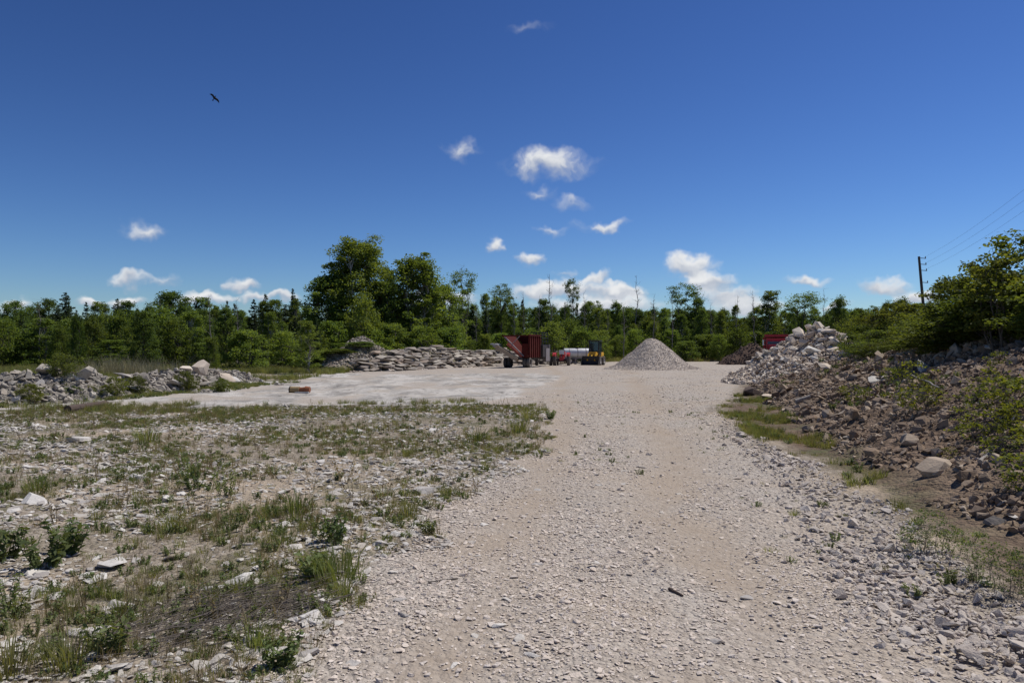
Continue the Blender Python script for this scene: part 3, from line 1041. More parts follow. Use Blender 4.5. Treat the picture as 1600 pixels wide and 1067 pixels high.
# ------------------------------------------------------------------ wheels
def wheel(parent, c, rad, wd, tyre='rubber', rim='dark_steel', yaw=0.0, lugs=0):
    mtx = Matrix.Translation(c) @ Matrix.Rotation(yaw, 4, 'Z')
    b = MB()
    h = wd / 2
    b.lathe([(rad * .56, -h * .75), (rad * .72, -h * .98), (rad * .9, -h), (rad * .985, -h * .8), (rad, -h * .3), (rad, h * .3), (rad * .985, h * .8), (rad * .9, h), (rad * .72, h * .98), (rad * .56, h * .75), (rad * .56, -h * .75)], 28, mtx)
    for k in range(lugs):
        a = 2 * math.pi * k / lugs
        for sgn in (-1, 1):
            m2 = mtx @ Matrix.Rotation(a + sgn * .06, 4, 'X') @ Matrix.Translation((sgn * h * .5, 0, rad * 1.005)) @ Matrix.Rotation(sgn * .6, 4, 'Z')
            bmesh.ops.create_cube(b.b, size=1, matrix=m2 @ Matrix.Diagonal((h * 1.0, rad * .06, rad * .07, 1)))
    w_ = b.build('wheel', tyre, parent, True)
    b = MB()
    b.lathe([(.001, -h * .45), (rad * .2, -h * .5), (rad * .24, -h * .3), (rad * .48, -h * .35), (rad * .57, -h * .7), (rad * .57, h * .7), (rad * .48, h * .35), (rad * .24, h * .3), (rad * .2, h * .5), (.001, h * .45)], 20, mtx)
    b.build('rim', rim, w_, True)
    return w_

# ------------------------------------------------------------------ red hopper trailer with conveyor
HT0 = (.47, 58.6)
t = thing('hopper_trailer', (HT0[0], HT0[1], hz(*HT0)), R_(-19), 'dark red hopper trailer with a side conveyor on dual wheels, by the slab wall', 'trailer')
for sx_ in (-.98, -.66, .62, .94):
    wheel(t, (sx_, 0, .40), .40, .27, 'dusty_rubber' if sx_ > 0 else 'rubber')  # darker rubber on the left duals puts their shade into the colour
for sx_ in (-.55, .75):
    wheel(t, (sx_, 6.9, .38), .38, .26, 'rubber', 'dark_steel', .25)
MB().cyl((-1.1, 0, .4), (1.1, 0, .4), .06).cyl((-.7, 6.9, .38), (.9, 6.9, .38), .05).build('axle', 'dark_steel', t)
b = MB()
for sx_ in (-.5, .5):
    b.box((sx_, 3.1, .72), (.12, 8.0, .2))
for yy in (-.7, .9, 2.6, 4.4, 6.6):
    b.box((0, yy, .72), (.9, .12, .16))
b.bar((-.5, 7.1, .7), (0, 8.6, .55), .1).bar((.5, 7.1, .7), (0, 8.6, .55), .1).box((0, 8.65, .5), (.16, .3, .12))
b.build('chassis', 'dark_steel', t)
b = MB()
b.poly([(-1.08, -.35, 2.50), (-1.08, 2.7, 2.50), (.30, 2.7, .86), (.30, -.35, .86)], .05)          # sloping side
b.poly([(.98, -.35, .80), (.98, 2.7, .80), (.98, 2.7, 2.56), (.98, -.35, 2.56)], .05)              # upright side
b.poly([(-1.06, 2.7, 2.50), (.96, 2.7, 2.56), (.96, 2.7, .84), (.30, 2.7, .88)], .05)              # front
b.box((.63, 1.15, .82), (.66, 3.0, .05))
hop = b.build('hopper', 'red_paint', t)
b = MB()
b.box((-.06, -.39, 2.54), (2.16, .09, .10)).box((-.06, 2.74, 2.56), (2.16, .09, .10)).box((-1.13, 1.15, 2.52), (.09, 3.2, .10)).box((1.07, 1.15, 2.58), (.09, 3.2, .10))
b.build('rim_rail', 'red_paint', hop)
for k in range(6):
    MB().box((1.06, -.25 + k * .56, 1.66), (.08, .09, 1.72)).build('rib', 'red_paint', hop)
MB().bar((-.96, -.42, 2.44), (.62, -.42, .92), .10, .08).build('brace', 'grey_steel', hop)
MB().bar((.30, -.44, 2.50), (-.36, -.44, 1.86), .07, .05).build('brace', 'grey_steel', hop)
MB().bar((-.72, -.55, 1.90), (.50, -.55, .86), .09, .2).build('brace', 'orange_red', hop)
MB().box((.70, -.36, 1.35), (.5, .05, 1.1)).build('tail_gate', 'red_paint', hop)
cv = MB()
cv.bar((-1.55, -.75, 1.72), (.25, -.75, .66), .60, .30)
cvo = cv.build('conveyor', 'belt_tan', t)
MB().bar((-1.58, -.75, 1.90), (.25, -.75, .83), .50, .03).build('belt', 'rubber', cvo)
MB().cyl((-1.60, -1.08, 1.78), (-1.60, -.42, 1.78), .15).build('head_roller', 'grey_steel', cvo, True)
MB().box((-1.62, -.75, 1.86), (.62, .72, .10), (0, .08, 0)).build('head_cover', 'pallet', cvo)
MB().bar((-.9, -.5, 1.25), (-.5, -.1, .72), .06).bar((-.9, -1.0, 1.25), (-.5, -.1, .72), .06).build('conveyor_strut', 'dark_steel', cvo)
b = MB()
b.box((.55, 3.9, 1.30), (1.1, 1.5, 1.0), None, .04)
eng = b.build('engine_housing', 'dark_steel', t)
MB().cyl((.8, 3.6, 1.8), (.8, 3.6, 2.35), .05).build('exhaust', 'rusty', eng)
b = MB()
for xx in (.05, .55, 1.05):
    for yy in (3.1, 4.0, 4.9):
        b.bar((xx, yy, 1.8), (xx, yy, 2.85), .05)
for zz in (2.1, 2.4, 2.65, 2.85):
    b.bar((.05, 3.1, zz), (.05, 4.9, zz), .045).bar((1.05, 3.1, zz), (1.05, 4.9, zz), .045).bar((.05, 3.1, zz), (1.05, 3.1, zz), .045).bar((.05, 4.9, zz), (1.05, 4.9, zz), .045)
for k in range(9):
    b.bar((.05, 3.1 + k * .22, 2.87), (1.05, 3.1 + k * .22, 2.87), .06, .04)
b.build('screen_cage', 'black_paint', t)
MB().box((.85, 5.15, 1.15), (.62, .08, 1.45)).build('side_panel', 'grey_steel', t)
MB().box((1.12, 4.6, 1.0), (.05, 1.0, 1.1)).build('side_panel', 'grey_steel', t)
b = MB()
b.bar((.9, 2.9, .25), (.9, 2.9, 1.9), .05).bar((1.2, 2.9, .25), (1.2, 2.9, 1.9), .05)
for k in range(5):
    b.bar((.9, 2.9, .35 + k * .32), (1.2, 2.9, .35 + k * .32), .04)
b.build('ladder', 'dark_steel', t)

# ------------------------------------------------------------------ small red tractor seen from behind
TX = (4.38, 65.0)
t = thing('tractor', (TX[0], TX[1], hz(*TX)), R_(-8), 'small old red farm tractor with its rear towards us, beside the yellow loader', 'tractor')
for s in (-1, 1):
    wheel(t, (s * .62, 0, .52), .52, .28, 'dusty_rubber', 'rim_white', 0, 18)
    wheel(t, (s * .48, 1.75, .30), .30, .16, 'rubber', 'bright_red', 0)
MB().cyl((-.6, 0, .52), (.6, 0, .52), .09).box((0, 1.75, .36), (.9, .09, .09)).build('axle', 'dark_steel', t)
MB().box((0, .1, .62), (.38, .6, .36), None, .04).box((0, .95, .62), (.32, 1.3, .30)).build('gearbox', 'bright_red', t)
hd = MB().box((0, 1.35, .98), (.44, 1.25, .46), None, .07).build('hood', 'bright_red', t, True)
MB().box((0, 1.985, .93), (.36, .03, .5)).build('grille', 'dark_steel', hd)
MB().cyl((.1, 1.3, 1.2), (.1, 1.3, 1.72), .03).build('exhaust', 'dark_steel', hd)
for s in (-1, 1):
    b = MB()
    pts = [(math.cos(a) * .62, .52 + math.sin(a) * .62) for a in np.linspace(.15, 2.6, 9)]
    for (y0, z0), (y1, z1) in zip(pts, pts[1:]):
        b.poly([(s * .45, y0, z0), (s * .45, y1, z1), (s * .76, y1, z1), (s * .76, y0, z0)], .02)
    fd = b.build('fender', 'bright_red', t)
    MB().cyl((s * .60, -.54, .95), (s * .60, -.48, .95), .07).build('lamp', 'orange_red', fd)
st_ = MB().box((0, .08, 1.02), (.42, .36, .08), None, .03).box((0, -.12, 1.2), (.42, .06, .32), None, .02).build('seat', 'tank_white', t)
MB().box((0, .05, .9), (.1, .1, .2)).build('seat_post', 'dark_steel', st_)
b = MB()
ring = [(math.cos(a) * .19, .72 + math.sin(a) * .08, 1.30 + math.sin(a) * .17) for a in np.linspace(0, 2 * math.pi, 15)]
for p_, q_ in zip(ring, ring[1:]):
    b.bar(p_, q_, .03)
b.bar((0, .72, 1.3), (0, .95, 1.05), .04).bar((-.19, .72, 1.3), (.19, .72, 1.3), .025)
b.build('steering_wheel', 'black_paint', t)
MB().bar((-.3, -.1, .4), (-.3, -.7, .35), .05).bar((.3, -.1, .4), (.3, -.7, .35), .05).box((0, -.7, .36), (.75, .07, .07)).bar((0, -.1, .85), (0, -.65, .75), .05).build('hitch', 'dark_steel', t)

# ------------------------------------------------------------------ white tank trailer behind
KX = (6.25, 70.5)
t = thing('tank_trailer', (KX[0], KX[1], hz(*KX)), R_(4), 'white cylindrical tank on a low trailer between the tractor and loader', 'tank trailer')
b = MB()
mt = Matrix.Translation((0, 0, 1.08))
b.lathe([(.001, -1.45), (.25, -1.42), (.38, -1.32), (.42, -1.2), (.42, 1.2), (.38, 1.32), (.25, 1.42), (.001, 1.45)], 28, mt)
tk = b.build('tank', 'tank_white', t, True)
for xx in (-.8, 0, .8):
    b = MB()
    b.lathe([(.425, xx - .03), (.435, xx - .03), (.435, xx + .03), (.425, xx + .03)], 28, mt)
    b.build('strap', 'grey_steel', tk)
MB().cyl((0, 0, 1.48), (0, 0, 1.6), .16).build('filler_cap', 'dark_steel', tk)
MB().box((0, -.3, .58), (2.6, .08, .12)).box((0, .3, .58), (2.6, .08, .12)).box((-.8, 0, .62), (.1, .7, .12)).box((.8, 0, .62), (.1, .7, .12)).bar((-1.3, -.3, .58), (-2.1, 0, .5), .07).bar((-1.3, .3, .58), (-2.1, 0, .5), .07).build('frame', 'grey_steel', t)
for s in (-1, 1):
    wheel(t, (-.75, s * .5, .31), .31, .2, 'rubber', 'rim_white', R_(90))
    wheel(t, (.75, s * .5, .31), .31, .2, 'rubber', 'rim_white', R_(90))
MB().cyl((-.25, -.45, 0.0), (-.25, -.45, .6), .06).box((-.25, -.45, .02), (.22, .22, .04)).build('jack', 'grey_steel', t)

# ------------------------------------------------------------------ compact yellow wheel loader
LX = (7.55, 67.2)
t = thing('wheel_loader', (LX[0], LX[1], hz(*LX)), R_(180 - 20), 'compact yellow wheel loader with black bucket lowered, left of the gravel cone', 'loader')
for s in (-1, 1):
    wheel(t, (s * .58, .55, .40), .40, .30, 'dusty_rubber', 'rim_white', 0, 14)
    wheel(t, (s * .58, -.85, .40), .40, .30, 'dusty_rubber', 'rim_white', 0, 14)
MB().box((0, .5, .62), (.75, .95, .4), None, .04).box((0, -.2, .55), (.45, .5, .35)).build('front_frame', 'loader_yellow', t)
bd = MB().box((0, -1.05, .85), (1.0, 1.0, .62), None, .08).build('engine_cover', 'loader_yellow', t, True)
MB().box((0, -1.57, .9), (.7, .03, .4)).build('rear_grille', 'black_paint', bd)
MB().cyl((.3, -1.0, 1.15), (.3, -1.0, 1.6), .035).build('exhaust', 'dark_steel', bd)
b = MB()
for sx_ in (-.46, .46):
    for sy_ in (-.75, .28):
        b.bar((sx_, sy_, .95), (sx_ * .92, sy_ * .92, 2.16), .075)
b.box((0, -.22, 2.2), (1.06, 1.22, .10), None, .03).box((0, -.22, .95), (.95, 1.05, .14)).box((0, -.76, 1.2), (.95, .05, .55)).box((0, .3, 1.12), (.92, .05, .28))
cb = b.build('cab', 'black_paint', t)
MB().poly([(-.42, .29, 1.28), (.42, .29, 1.28), (.40, .265, 2.12), (-.40, .265, 2.12)], .012).build('windscreen', 'glass', cb)
for s in (-1, 1):
    MB().poly([(s * .455, -.70, 1.05), (s * .455, .24, 1.05), (s * .425, .22, 2.12), (s * .425, -.66, 2.12)], .012).build('side_window', 'glass', cb)
    MB().box((s * .62, .3, 1.75), (.05, .12, .22)).bar((s * .44, .28, 1.9), (s * .62, .3, 1.85), .02).build('mirror', 'black_paint', cb)
MB().box((0, -.35, 1.3), (.42, .4, .12), None, .03).box((0, -.55, 1.6), (.42, .1, .55), None, .03).build('seat', 'dark_steel', cb)
for s in (-1, 1):
    MB().bar((s * .34, .15, 1.1), (s * .34, .95, .95), .11, .2).bar((s * .34, .93, .97), (s * .34, 1.42, .42), .11, .18).build('lift_arm', 'loader_yellow', t)
MB().box((0, .75, 1.02), (.68, .3, .34), None, .03).bar((0, .7, 1.05), (0, 1.35, .7), .09).build('linkage', 'loader_yellow', t)
b = MB()
prof = [(1.42, .74), (1.36, .40), (1.42, .12), (1.60, .03), (2.02, .03)]
for (y0, z0), (y1, z1) in zip(prof, prof[1:]):
    b.poly([(-.77, y0, z0), (.77, y0, z0), (.77, y1, z1), (-.77, y1, z1)], .035)
for s in (-1, 1):
    b.poly([(s * .77, 1.40, .78), (s * .77, 1.36, .40), (s * .77, 1.42, .1), (s * .77, 1.6, .02), (s * .77, 2.02, .03), (s * .77, 1.9, .25)], .03 * s)
b.box((0, 1.44, .78), (1.56, .10, .10))
b.build('bucket', 'black_paint', t)

# ------------------------------------------------------------------ red dump truck behind the rock pile
UX = (27.0, 75.0)
t = thing('dump_truck', (UX[0], UX[1], hz(*UX)), R_(162), 'red dump truck facing us, half hidden behind the pale rock pile', 'truck')
for s in (-1, 1):
    wheel(t, (s * 1.0, .3, .5), .5, .28, 'rubber', 'chrome')
    for yy in (-3.6, -4.9):
        wheel(t, (s * .95, yy, .5), .5, .5, 'rubber', 'dark_steel')
MB().box((0, -2.2, .85), (.9, 7.4, .28)).build('chassis', 'black_paint', t)
cb = MB().box((0, -1.1, 1.75), (2.1, 1.5, 1.5), None, .12).build('cab', 'truck_red', t, True)
MB().poly([(-.92, -.335, 1.95), (.92, -.335, 1.95), (.86, -.36, 2.42), (-.86, -.36, 2.42)], .012).build('windscreen', 'glass', cb)
for s in (-1, 1):
    MB().box((s * 1.055, -1.0, 2.1), (.02, .9, .5)).build('side_window', 'glass', cb)
    MB().box((s * 1.32, -.45, 2.1), (.14, .08, .55)).bar((s * 1.05, -.5, 2.35), (s * 1.32, -.45, 2.33), .03).bar((s * 1.05, -.5, 1.85), (s * 1.32, -.45, 1.88), .03).build('mirror', 'chrome', cb)
hd = MB().box((0, .35, 1.45), (1.6, 1.5, .85), None, .12).build('hood', 'truck_red', t, True)
MB().box((0, 1.11, 1.35), (1.0, .04, .7)).build('grille', 'chrome', hd)
for s in (-1, 1):
    MB().box((s * 1.0, .4, 1.08), (.5, 1.1, .16), None, .06).build('fender', 'truck_red', t, True)
    MB().cyl((s * .82, 1.08, 1.1), (s * .82, 1.13, 1.1), .12).build('headlight', 'rim_white', hd)
MB().box((0, 1.2, .65), (2.3, .16, .32), None, .03).build('bumper', 'chrome', t)
bx = MB()
bx.box((0, -4.1, 1.25), (2.3, 4.6, .12)).box((-1.15, -4.1, 1.95), (.08, 4.6, 1.4)).box((1.15, -4.1, 1.95), (.08, 4.6, 1.4)).box((0, -1.98, 2.1), (2.3, .08, 1.7)).box((0, -6.4, 1.95), (2.3, .08, 1.4))
bx.box((0, -1.45, 2.86), (2.35, 1.15, .10)).box((0, -.90, 2.82), (2.35, .08, .26))
bxo = bx.build('dump_box', 'truck_red', t)
for k in range(6):
    for s in (-1, 1):
        MB().box((s * 1.22, -2.2 - k * .8, 1.95), (.08, .12, 1.4)).build('rib', 'truck_red', bxo)

# ------------------------------------------------------------------ pallet stack beyond the gravel cone
QX = (19.4, 82.0)
t = thing('pallet_stack', (QX[0], QX[1], hz(*QX)), R_(5), 'pale grey wooden pallets on stone blocks just right of the gravel cone', 'pallets')
for xx in (-.55, .55):
    MB().box((xx, 0, .2), (.35, .8, .45), (0, 0, .1), .04).build('block', 'white_slab', t)
for lv in range(3):
    z0 = .46 + lv * .17
    for k in range(7):
        MB().box((0, -.5 + k * .165, z0 + .13), (1.5, .11, .025)).build('board', 'pallet', t)
    for xx in (-.68, 0, .68):
        MB().box((xx, 0, z0 + .06), (.1, 1.1, .10)).build('bearer', 'pallet', t)

# ------------------------------------------------------------------ power poles and wires
def pole(x0, y0, hgt, lean, label):
    z0 = hz(x0, y0) - .3
    t_ = thing('utility_pole', (x0, y0, z0), 0, label, 'utility pole', 'utility poles of the power line')
    MB().cyl((0, 0, 0), (-lean, 0, hgt), .14, .09, 12).build('pole', 'pole_wood', t_, True)
    tips = []
    for k, zz in enumerate((.12, .62, 1.12, 2.1)):
        f = (hgt - zz) / hgt
        xx = -lean * f
        MB().bar((xx + .05, 0, hgt - zz), (xx + .46, -.1, hgt - zz - .05), .045).cyl((xx + .46, -.1, hgt - zz - .07), (xx + .46, -.1, hgt - zz + .12), .05, .03, 8).build('insulator_bracket', 'insulator', t_)
        tips.append((x0 + xx + .46, y0 - .1, z0 + hgt - zz + .1))
    return tips
ta = pole(34.0, 60, 9.3, .8, 'dark leaning wooden utility pole beyond the bushes on the bank')
tb = pole(17.3, 15.6, 9.3, .1, 'wooden utility pole on the bank beside the track')
for k in range(3):
    p_, q_ = Vector(ta[k]), Vector(tb[k])
    b = MB()
    prev = None
    for i in range(25):
        f = i / 24
        c = p_.lerp(q_, f) - Vector((0, 0, 4 * .7 * f * (1 - f)))
        if prev is not None:
            b.cyl(prev, c, .0045, None, 5)
        prev = c
    o = b.build('power_line', 'wire')
    tag(o, ('topmost', 'middle', 'lowest')[k] + ' of the three wires running from the utility pole to upper right', 'wire', 'overhead wires')

# ------------------------------------------------------------------ bird
BX = Vector((-23.1, 57.0, EYE + 57 * (HOR - 152) / FPX))
vv = []
ff = []
def strip(pts):                                   # pts: (centre line, chord vector)
    k0 = len(vv)
    for c, ch, th in pts:
        c, ch = Vector(c), Vector(ch)
        vv.extend([c - ch * .5, c + Vector((0, 0, th)), c + ch * .5, c - Vector((0, 0, th))])
    for i in range(len(pts) - 1):
        a = k0 + i * 4
        for j in range(4):
            ff.append((a + j, a + (j + 1) % 4, a + 4 + (j + 1) % 4, a + 4 + j))
strip([((-.62, .16, .10), (0, .03, 0), .004), ((-.50, .05, .12), (0, .16, 0), .01), ((-.28, 0, .08), (0, .22, 0), .018), ((-.06, .02, 0), (0, .24, 0), .03),
       ((.06, .02, 0), (0, .24, 0), .03), ((.28, 0, .08), (0, .22, 0), .018), ((.50, .05, .12), (0, .16, 0), .01), ((.62, .16, .10), (0, .03, 0), .004)])
strip([((0, -.26, .02), (.01, 0, 0), .008), ((0, -.20, .02), (.06, 0, 0), .03), ((0, -.08, 0), (.11, 0, 0), .05), ((0, .10, 0), (.10, 0, 0), .05), ((0, .22, .01), (.06, 0, 0), .02), ((0, .40, .01), (.16, 0, 0), .006)])
o = obj('bird', mesh_arr('bird', [tuple(v) for v in vv], ff, 'feather', smooth=True), None, BX, (R_(-58), R_(44), R_(8)), (.8, .8, .8))
tag(o, 'dark bird with spread wings gliding high in the sky', 'bird')

# ------------------------------------------------------------------ foliage builders
def leaves(cent, size, r, tint, elong=1.6, up=.3, droop=0.0):
    """rhombic leaf faces at the given centres -> verts, faces, tints"""
    n = len(cent)
    nrm = r.normal(0, 1, (n, 3))
    nrm[:, 2] = np.abs(nrm[:, 2]) + up
    nrm /= np.linalg.norm(nrm, axis=1)[:, None]
    ax = r.normal(0, 1, (n, 3))
    ax[:, 2] -= droop
    u = ax - nrm * (ax * nrm).sum(1)[:, None]
    u /= np.linalg.norm(u, axis=1)[:, None] + 1e-9
    v = np.cross(nrm, u)
    s = size * r.uniform(.65, 1.35, n)[:, None]
    P = np.empty((n, 4, 3))
    P[:, 0] = cent - u * s * .5 * elong
    P[:, 1] = cent + v * s * .5 + nrm * s * .12
    P[:, 2] = cent + u * s * .5 * elong
    P[:, 3] = cent - v * s * .5 + nrm * s * .12
    F = np.arange(n * 4).reshape(n, 4)
    return P.reshape(-1, 3), F, np.repeat(tint, 4)

def limbs(segs, sides=5):
    """tapered limbs -> verts, faces; segs: (p, q, r0, r1)"""
    vs, fs = [], []
    for p, q, r0, r1 in segs:
        p, q = Vector(p), Vector(q)
        d = (q - p)
        if d.length < 1e-5:
            continue
        rot = d.to_track_quat('Z', 'Y')
        k0 = len(vs)
        for c, rad in ((p, r0), (q, r1)):
            for i in range(sides):
                a = 2 * math.pi * i / sides
                vs.append(tuple(c + rot @ Vector((math.cos(a) * rad, math.sin(a) * rad, 0))))
        for i in range(sides):
            j = (i + 1) % sides
            fs.append((k0 + i, k0 + j, k0 + sides + j, k0 + sides + i))
    return vs, fs

def bent(p, q, r0, r1, rnd, n=4, wob=.06):
    p, q = Vector(p), Vector(q)
    L_ = (q - p).length
    pts = [p]
    for i in range(1, n):
        f = i / n
        pts.append(p.lerp(q, f) + Vector((rnd.gauss(0, wob * L_), rnd.gauss(0, wob * L_), rnd.gauss(0, wob * L_ * .4))))
    pts.append(q)
    return [(pts[i], pts[i + 1], r0 + (r1 - r0) * i / n, r0 + (r1 - r0) * (i + 1) / n) for i in range(n)]

PROFILE = {
    'round': lambda t: np.sin(np.pi * np.clip(t * .92 + .06, 0, 1)) ** .55,
    'tall': lambda t: np.clip(np.sin(np.pi * np.clip(t * .85 + .12, 0, 1)), 0, 1) ** .7,
    'egg': lambda t: np.clip(1.15 - t, 0, 1) ** .6 * np.clip(t * 5 + .4, 0, 1),
    'umbrella': lambda t: np.clip(t * 1.6 + .2, 0, 1) * np.clip((1.08 - t) * 2.2, 0, 1) ** .6,
}
PROTO = {}
def broadleaf(key, seed, h, wd, base, prof, ncl, per, lsz, mat, bark='bark', stems=1, cl_r=.55, spread=1.0, rmin=.02):
    r = np.random.default_rng(seed)
    rnd = random.Random(seed)
    segs = []
    tops = []
    for s in range(stems):
        a = rnd.uniform(0, 6.28)
        off = wd * .22 * (stems > 1)
        b0 = (math.cos(a) * off * .4, math.sin(a) * off * .4, -.25)
        tp_ = (math.cos(a) * off * 1.4, math.sin(a) * off * 1.4, h * rnd.uniform(.82, .95))
        sg = bent(b0, tp_, h * .014 / stems ** .4 + rmin, rmin * .5, rnd, 7, .012)
        segs += sg
        tops.append(sg)
    tt_ = r.random(ncl) ** .85
    zc_ = h * (base + (1 - base) * tt_)
    rad = wd / 2 * PROFILE[prof](tt_) * (.30 + .70 * np.sqrt(r.random(ncl)))
    lob = 1 + .28 * np.sin(np.arange(ncl) * 2.4 + seed)
    lob = np.where(r.random(ncl) < .12, lob * 1.3, lob)
    zc_ = zc_ + np.where(r.random(ncl) < .06, .06 * h, 0)
    ang = r.uniform(0, 2 * np.pi, ncl)
    lean = r.normal(0, .04 * wd, 2) * (not key.startswith('tall'))
    cx = np.cos(ang) * rad * lob * spread + lean[0] * tt_
    cy = np.sin(ang) * rad * lob * spread + lean[1] * tt_
    cents, tints = [], []
    for i in range(ncl):
        c = np.array([cx[i], cy[i], zc_[i]])
        m_ = int(per * rnd.uniform(.5, 1.5))
        rr_ = cl_r * rnd.uniform(.45, 1.3)
        cents.append(c + np.clip(r.normal(0, 1, (m_, 3)), -1.7, 1.7) * np.array([rr_, rr_, rr_ * .6]) * .55)
        tints.append(np.clip(rnd.uniform(0, .9) + r.normal(0, .15, m_), 0, 1))
        st = rnd.choice(tops)
        zb = max(h * .08, min(zc_[i] - .15 * h * rnd.uniform(.5, 1.2), h * .85))
        kk = min(int((zb + .25) / h * 7.6), len(st) - 1)
        p0 = st[kk][0]
        if i % 2 == 0:
            segs += bent(p0, c, rmin * .6 + .004 * h * rnd.uniform(.4, .8), rmin * .3, rnd, 3, .06)
    cents = np.concatenate(cents)
    cents[:, 2] = np.maximum(cents[:, 2], .03 * h)
    v, f, ti = leaves(cents, lsz, r, np.concatenate(tints))
    tv, tf = limbs(segs)
    PROTO[key] = (mesh_arr(key + '_trunk', tv, tf, bark, smooth=True), mesh_arr(key + '_crown', v, f, mat, ti), h, wd)

def conifer(key, seed, h, wd, base, mat, dense=1.0, ragged=.25, droop=.25):
    r = np.random.default_rng(seed)
    rnd = random.Random(seed)
    segs = bent((0, 0, -.25), (rnd.gauss(0, .05), rnd.gauss(0, .05), h * .985), h * .013 + .03, .012, rnd, 6, .004)
    cents, dirs, tints = [], [], []
    z = h * base
    while z < h * .985:
        tq = (z / h - base) / (1 - base)
        ln = wd / 2 * (1 - tq) ** .8 * 1.02 + .08
        for k in range(rnd.randint(5, 8)):
            a = rnd.uniform(0, 6.28)
            l2 = ln * rnd.uniform(1 - ragged * 1.8, 1 + ragged * .5)
            d = Vector((math.cos(a), math.sin(a), -droop * (1 - tq) + .15 * tq))
            p0 = Vector((0, 0, z + rnd.uniform(-.1, .1)))
            segs.append((p0, p0 + d * l2, .018 + .004 * l2, .005))
            n_ = max(3, int(l2 * 26 * dense))
            f = np.sqrt(r.random(n_)) * 1.02
            side = r.normal(0, 1, n_) * (.16 * l2 * (1.1 - f) + .05)
            c = np.array(p0) + np.outer(f * l2, np.array(d))
            c[:, 0] += -math.sin(a) * side
            c[:, 1] += math.cos(a) * side
            c[:, 2] += -np.abs(side) * .25 + r.normal(0, .04, n_)
            cents.append(c)
            tints.append(np.clip(r.normal(.35, .2, n_) + f * .35, 0, 1))
        z += h * .030 * rnd.uniform(.7, 1.3)
    v, f, ti = leaves(np.concatenate(cents), .115, r, np.concatenate(tints), 2.0, .4, .3)
    tv, tf = limbs(segs, 4)
    PROTO[key] = (mesh_arr(key + '_trunk', tv, tf, 'bark', smooth=True), mesh_arr(key + '_crown', v, f, mat, ti), h, wd)

def snag(key, seed, h):
    rnd = random.Random(seed)
    segs = bent((0, 0, -.25), (rnd.gauss(0, .3), rnd.gauss(0, .3), h), .11, .015, rnd, 7, .012)
    for k in range(22):
        f = rnd.uniform(.35, .97)
        i = min(6, int(f * 7))
        p0 = segs[i][0].lerp(segs[i][1], rnd.random())
        a = rnd.uniform(0, 6.28)
        L_ = rnd.uniform(.4, 1.5) * (1.25 - f)
        q0 = p0 + Vector((math.cos(a) * L_, math.sin(a) * L_, L_ * rnd.uniform(.3, 1.1)))
        b_ = bent(p0, q0, .035 * (1.2 - f) + .008, .006, rnd, 3, .08)
        segs += b_
        for j in range(3):
            s0 = b_[rnd.randint(0, 2)][1]
            segs.append((s0, s0 + Vector((rnd.gauss(0, .25), rnd.gauss(0, .25), rnd.uniform(.05, .4))), .009, .004))
    tv, tf = limbs(segs, 5)
    PROTO[key] = (mesh_arr(key + '_trunk', tv, tf, 'dead_wood', smooth=True), None, h, 2)

# far trees: leaf bunches of a hand's size are about one pixel there
for i in range(3):
    broadleaf('ash%d' % i, 20 + i, 9, 4.6, .08, ('round', 'tall', 'egg')[i], 170, 85, .115, 'leaf_dark', cl_r=.6)
    broadleaf('aspen%d' % i, 30 + i, 9, 3.3, .10, ('tall', 'egg', 'tall')[i], 115, 75, .105, 'leaf_mid', 'pale_bark', cl_r=.48)
    broadleaf('brush%d' % i, 40 + i, 3.2, 2.8, .05, ('round', 'egg', 'tall')[i], 100, 75, .08, 'leaf_light' if i == 0 else 'leaf_mid', stems=4, cl_r=.42)
    broadleaf('airy%d' % i, 45 + i, 10, 3.6, .5, 'umbrella', 46, 70, .11, 'leaf_dark', 'bark', stems=2 if i else 1, cl_r=.62)
for i in range(2):
    conifer('spruce%d' % i, 50 + i, 9, 4.2, .10, 'needle', 1.0, .25, .35)
    conifer('cedar%d' % i, 55 + i, 8, 3.6, .06, 'needle', 1.5, .45, -.25)
    conifer('pine%d' % i, 58 + i, 9, 4.4, .30, 'needle', 1.1, .5, -.1)
for i in range(3):
    snag('snag%d' % i, 60 + i, 9)
broadleaf('tall_a', 71, 11.5, 7.4, .12, 'egg', 390, 110, .115, 'leaf_light', 'pale_bark', stems=3, cl_r=.66)
broadleaf('tall_b', 72, 10.2, 4.6, .10, 'egg', 250, 110, .115, 'leaf_light', 'pale_bark', stems=2, cl_r=.58)
broadleaf('tall_c', 73, 8, 4.2, .10, 'round', 150, 100, .115, 'leaf_mid', 'bark', stems=2, cl_r=.6)
# near bushes on the bank
for i in range(4):
    broadleaf('sapling%d' % i, 80 + i, 2.6, 1.7, .10, 'tall', 70, 46, .062, 'leaf_shrub', 'bark', stems=4, cl_r=.26, rmin=.007)
for i in range(3):
    broadleaf('thicket%d' % i, 85 + i, 1.6, 1.9, .04, 'round', 85, 44, .055, 'leaf_shrub', 'bark', stems=6, cl_r=.26, rmin=.006)
for i in range(3):
    broadleaf('seedling%d' % i, 90 + i, .55, .6, .08, 'round', 24, 10, .034, 'leaf_yellow', 'twig', stems=4, cl_r=.1, rmin=.002)
    broadleaf('bushlet%d' % i, 94 + i, .5, .55, .03, 'tall', 46, 22, .014, 'forb', 'twig', stems=8, cl_r=.075, rmin=.0015)

def plant(name, key, x0, y0, hgt, wid, label, cat, group, part='crown', z0=None):
    tr, cr, ph, pw = PROTO[key]
    zz = hz(x0, y0) if z0 is None else z0
    root = thing(name, (x0, y0, zz), random.uniform(0, 6.28), label, cat, group)
    s = (wid / pw, wid / pw, hgt / ph)
    obj('trunk' if part == 'crown' else 'stem', tr, root, scl=s)
    if cr is not None:
        obj(part, cr, root, scl=s)
    return root

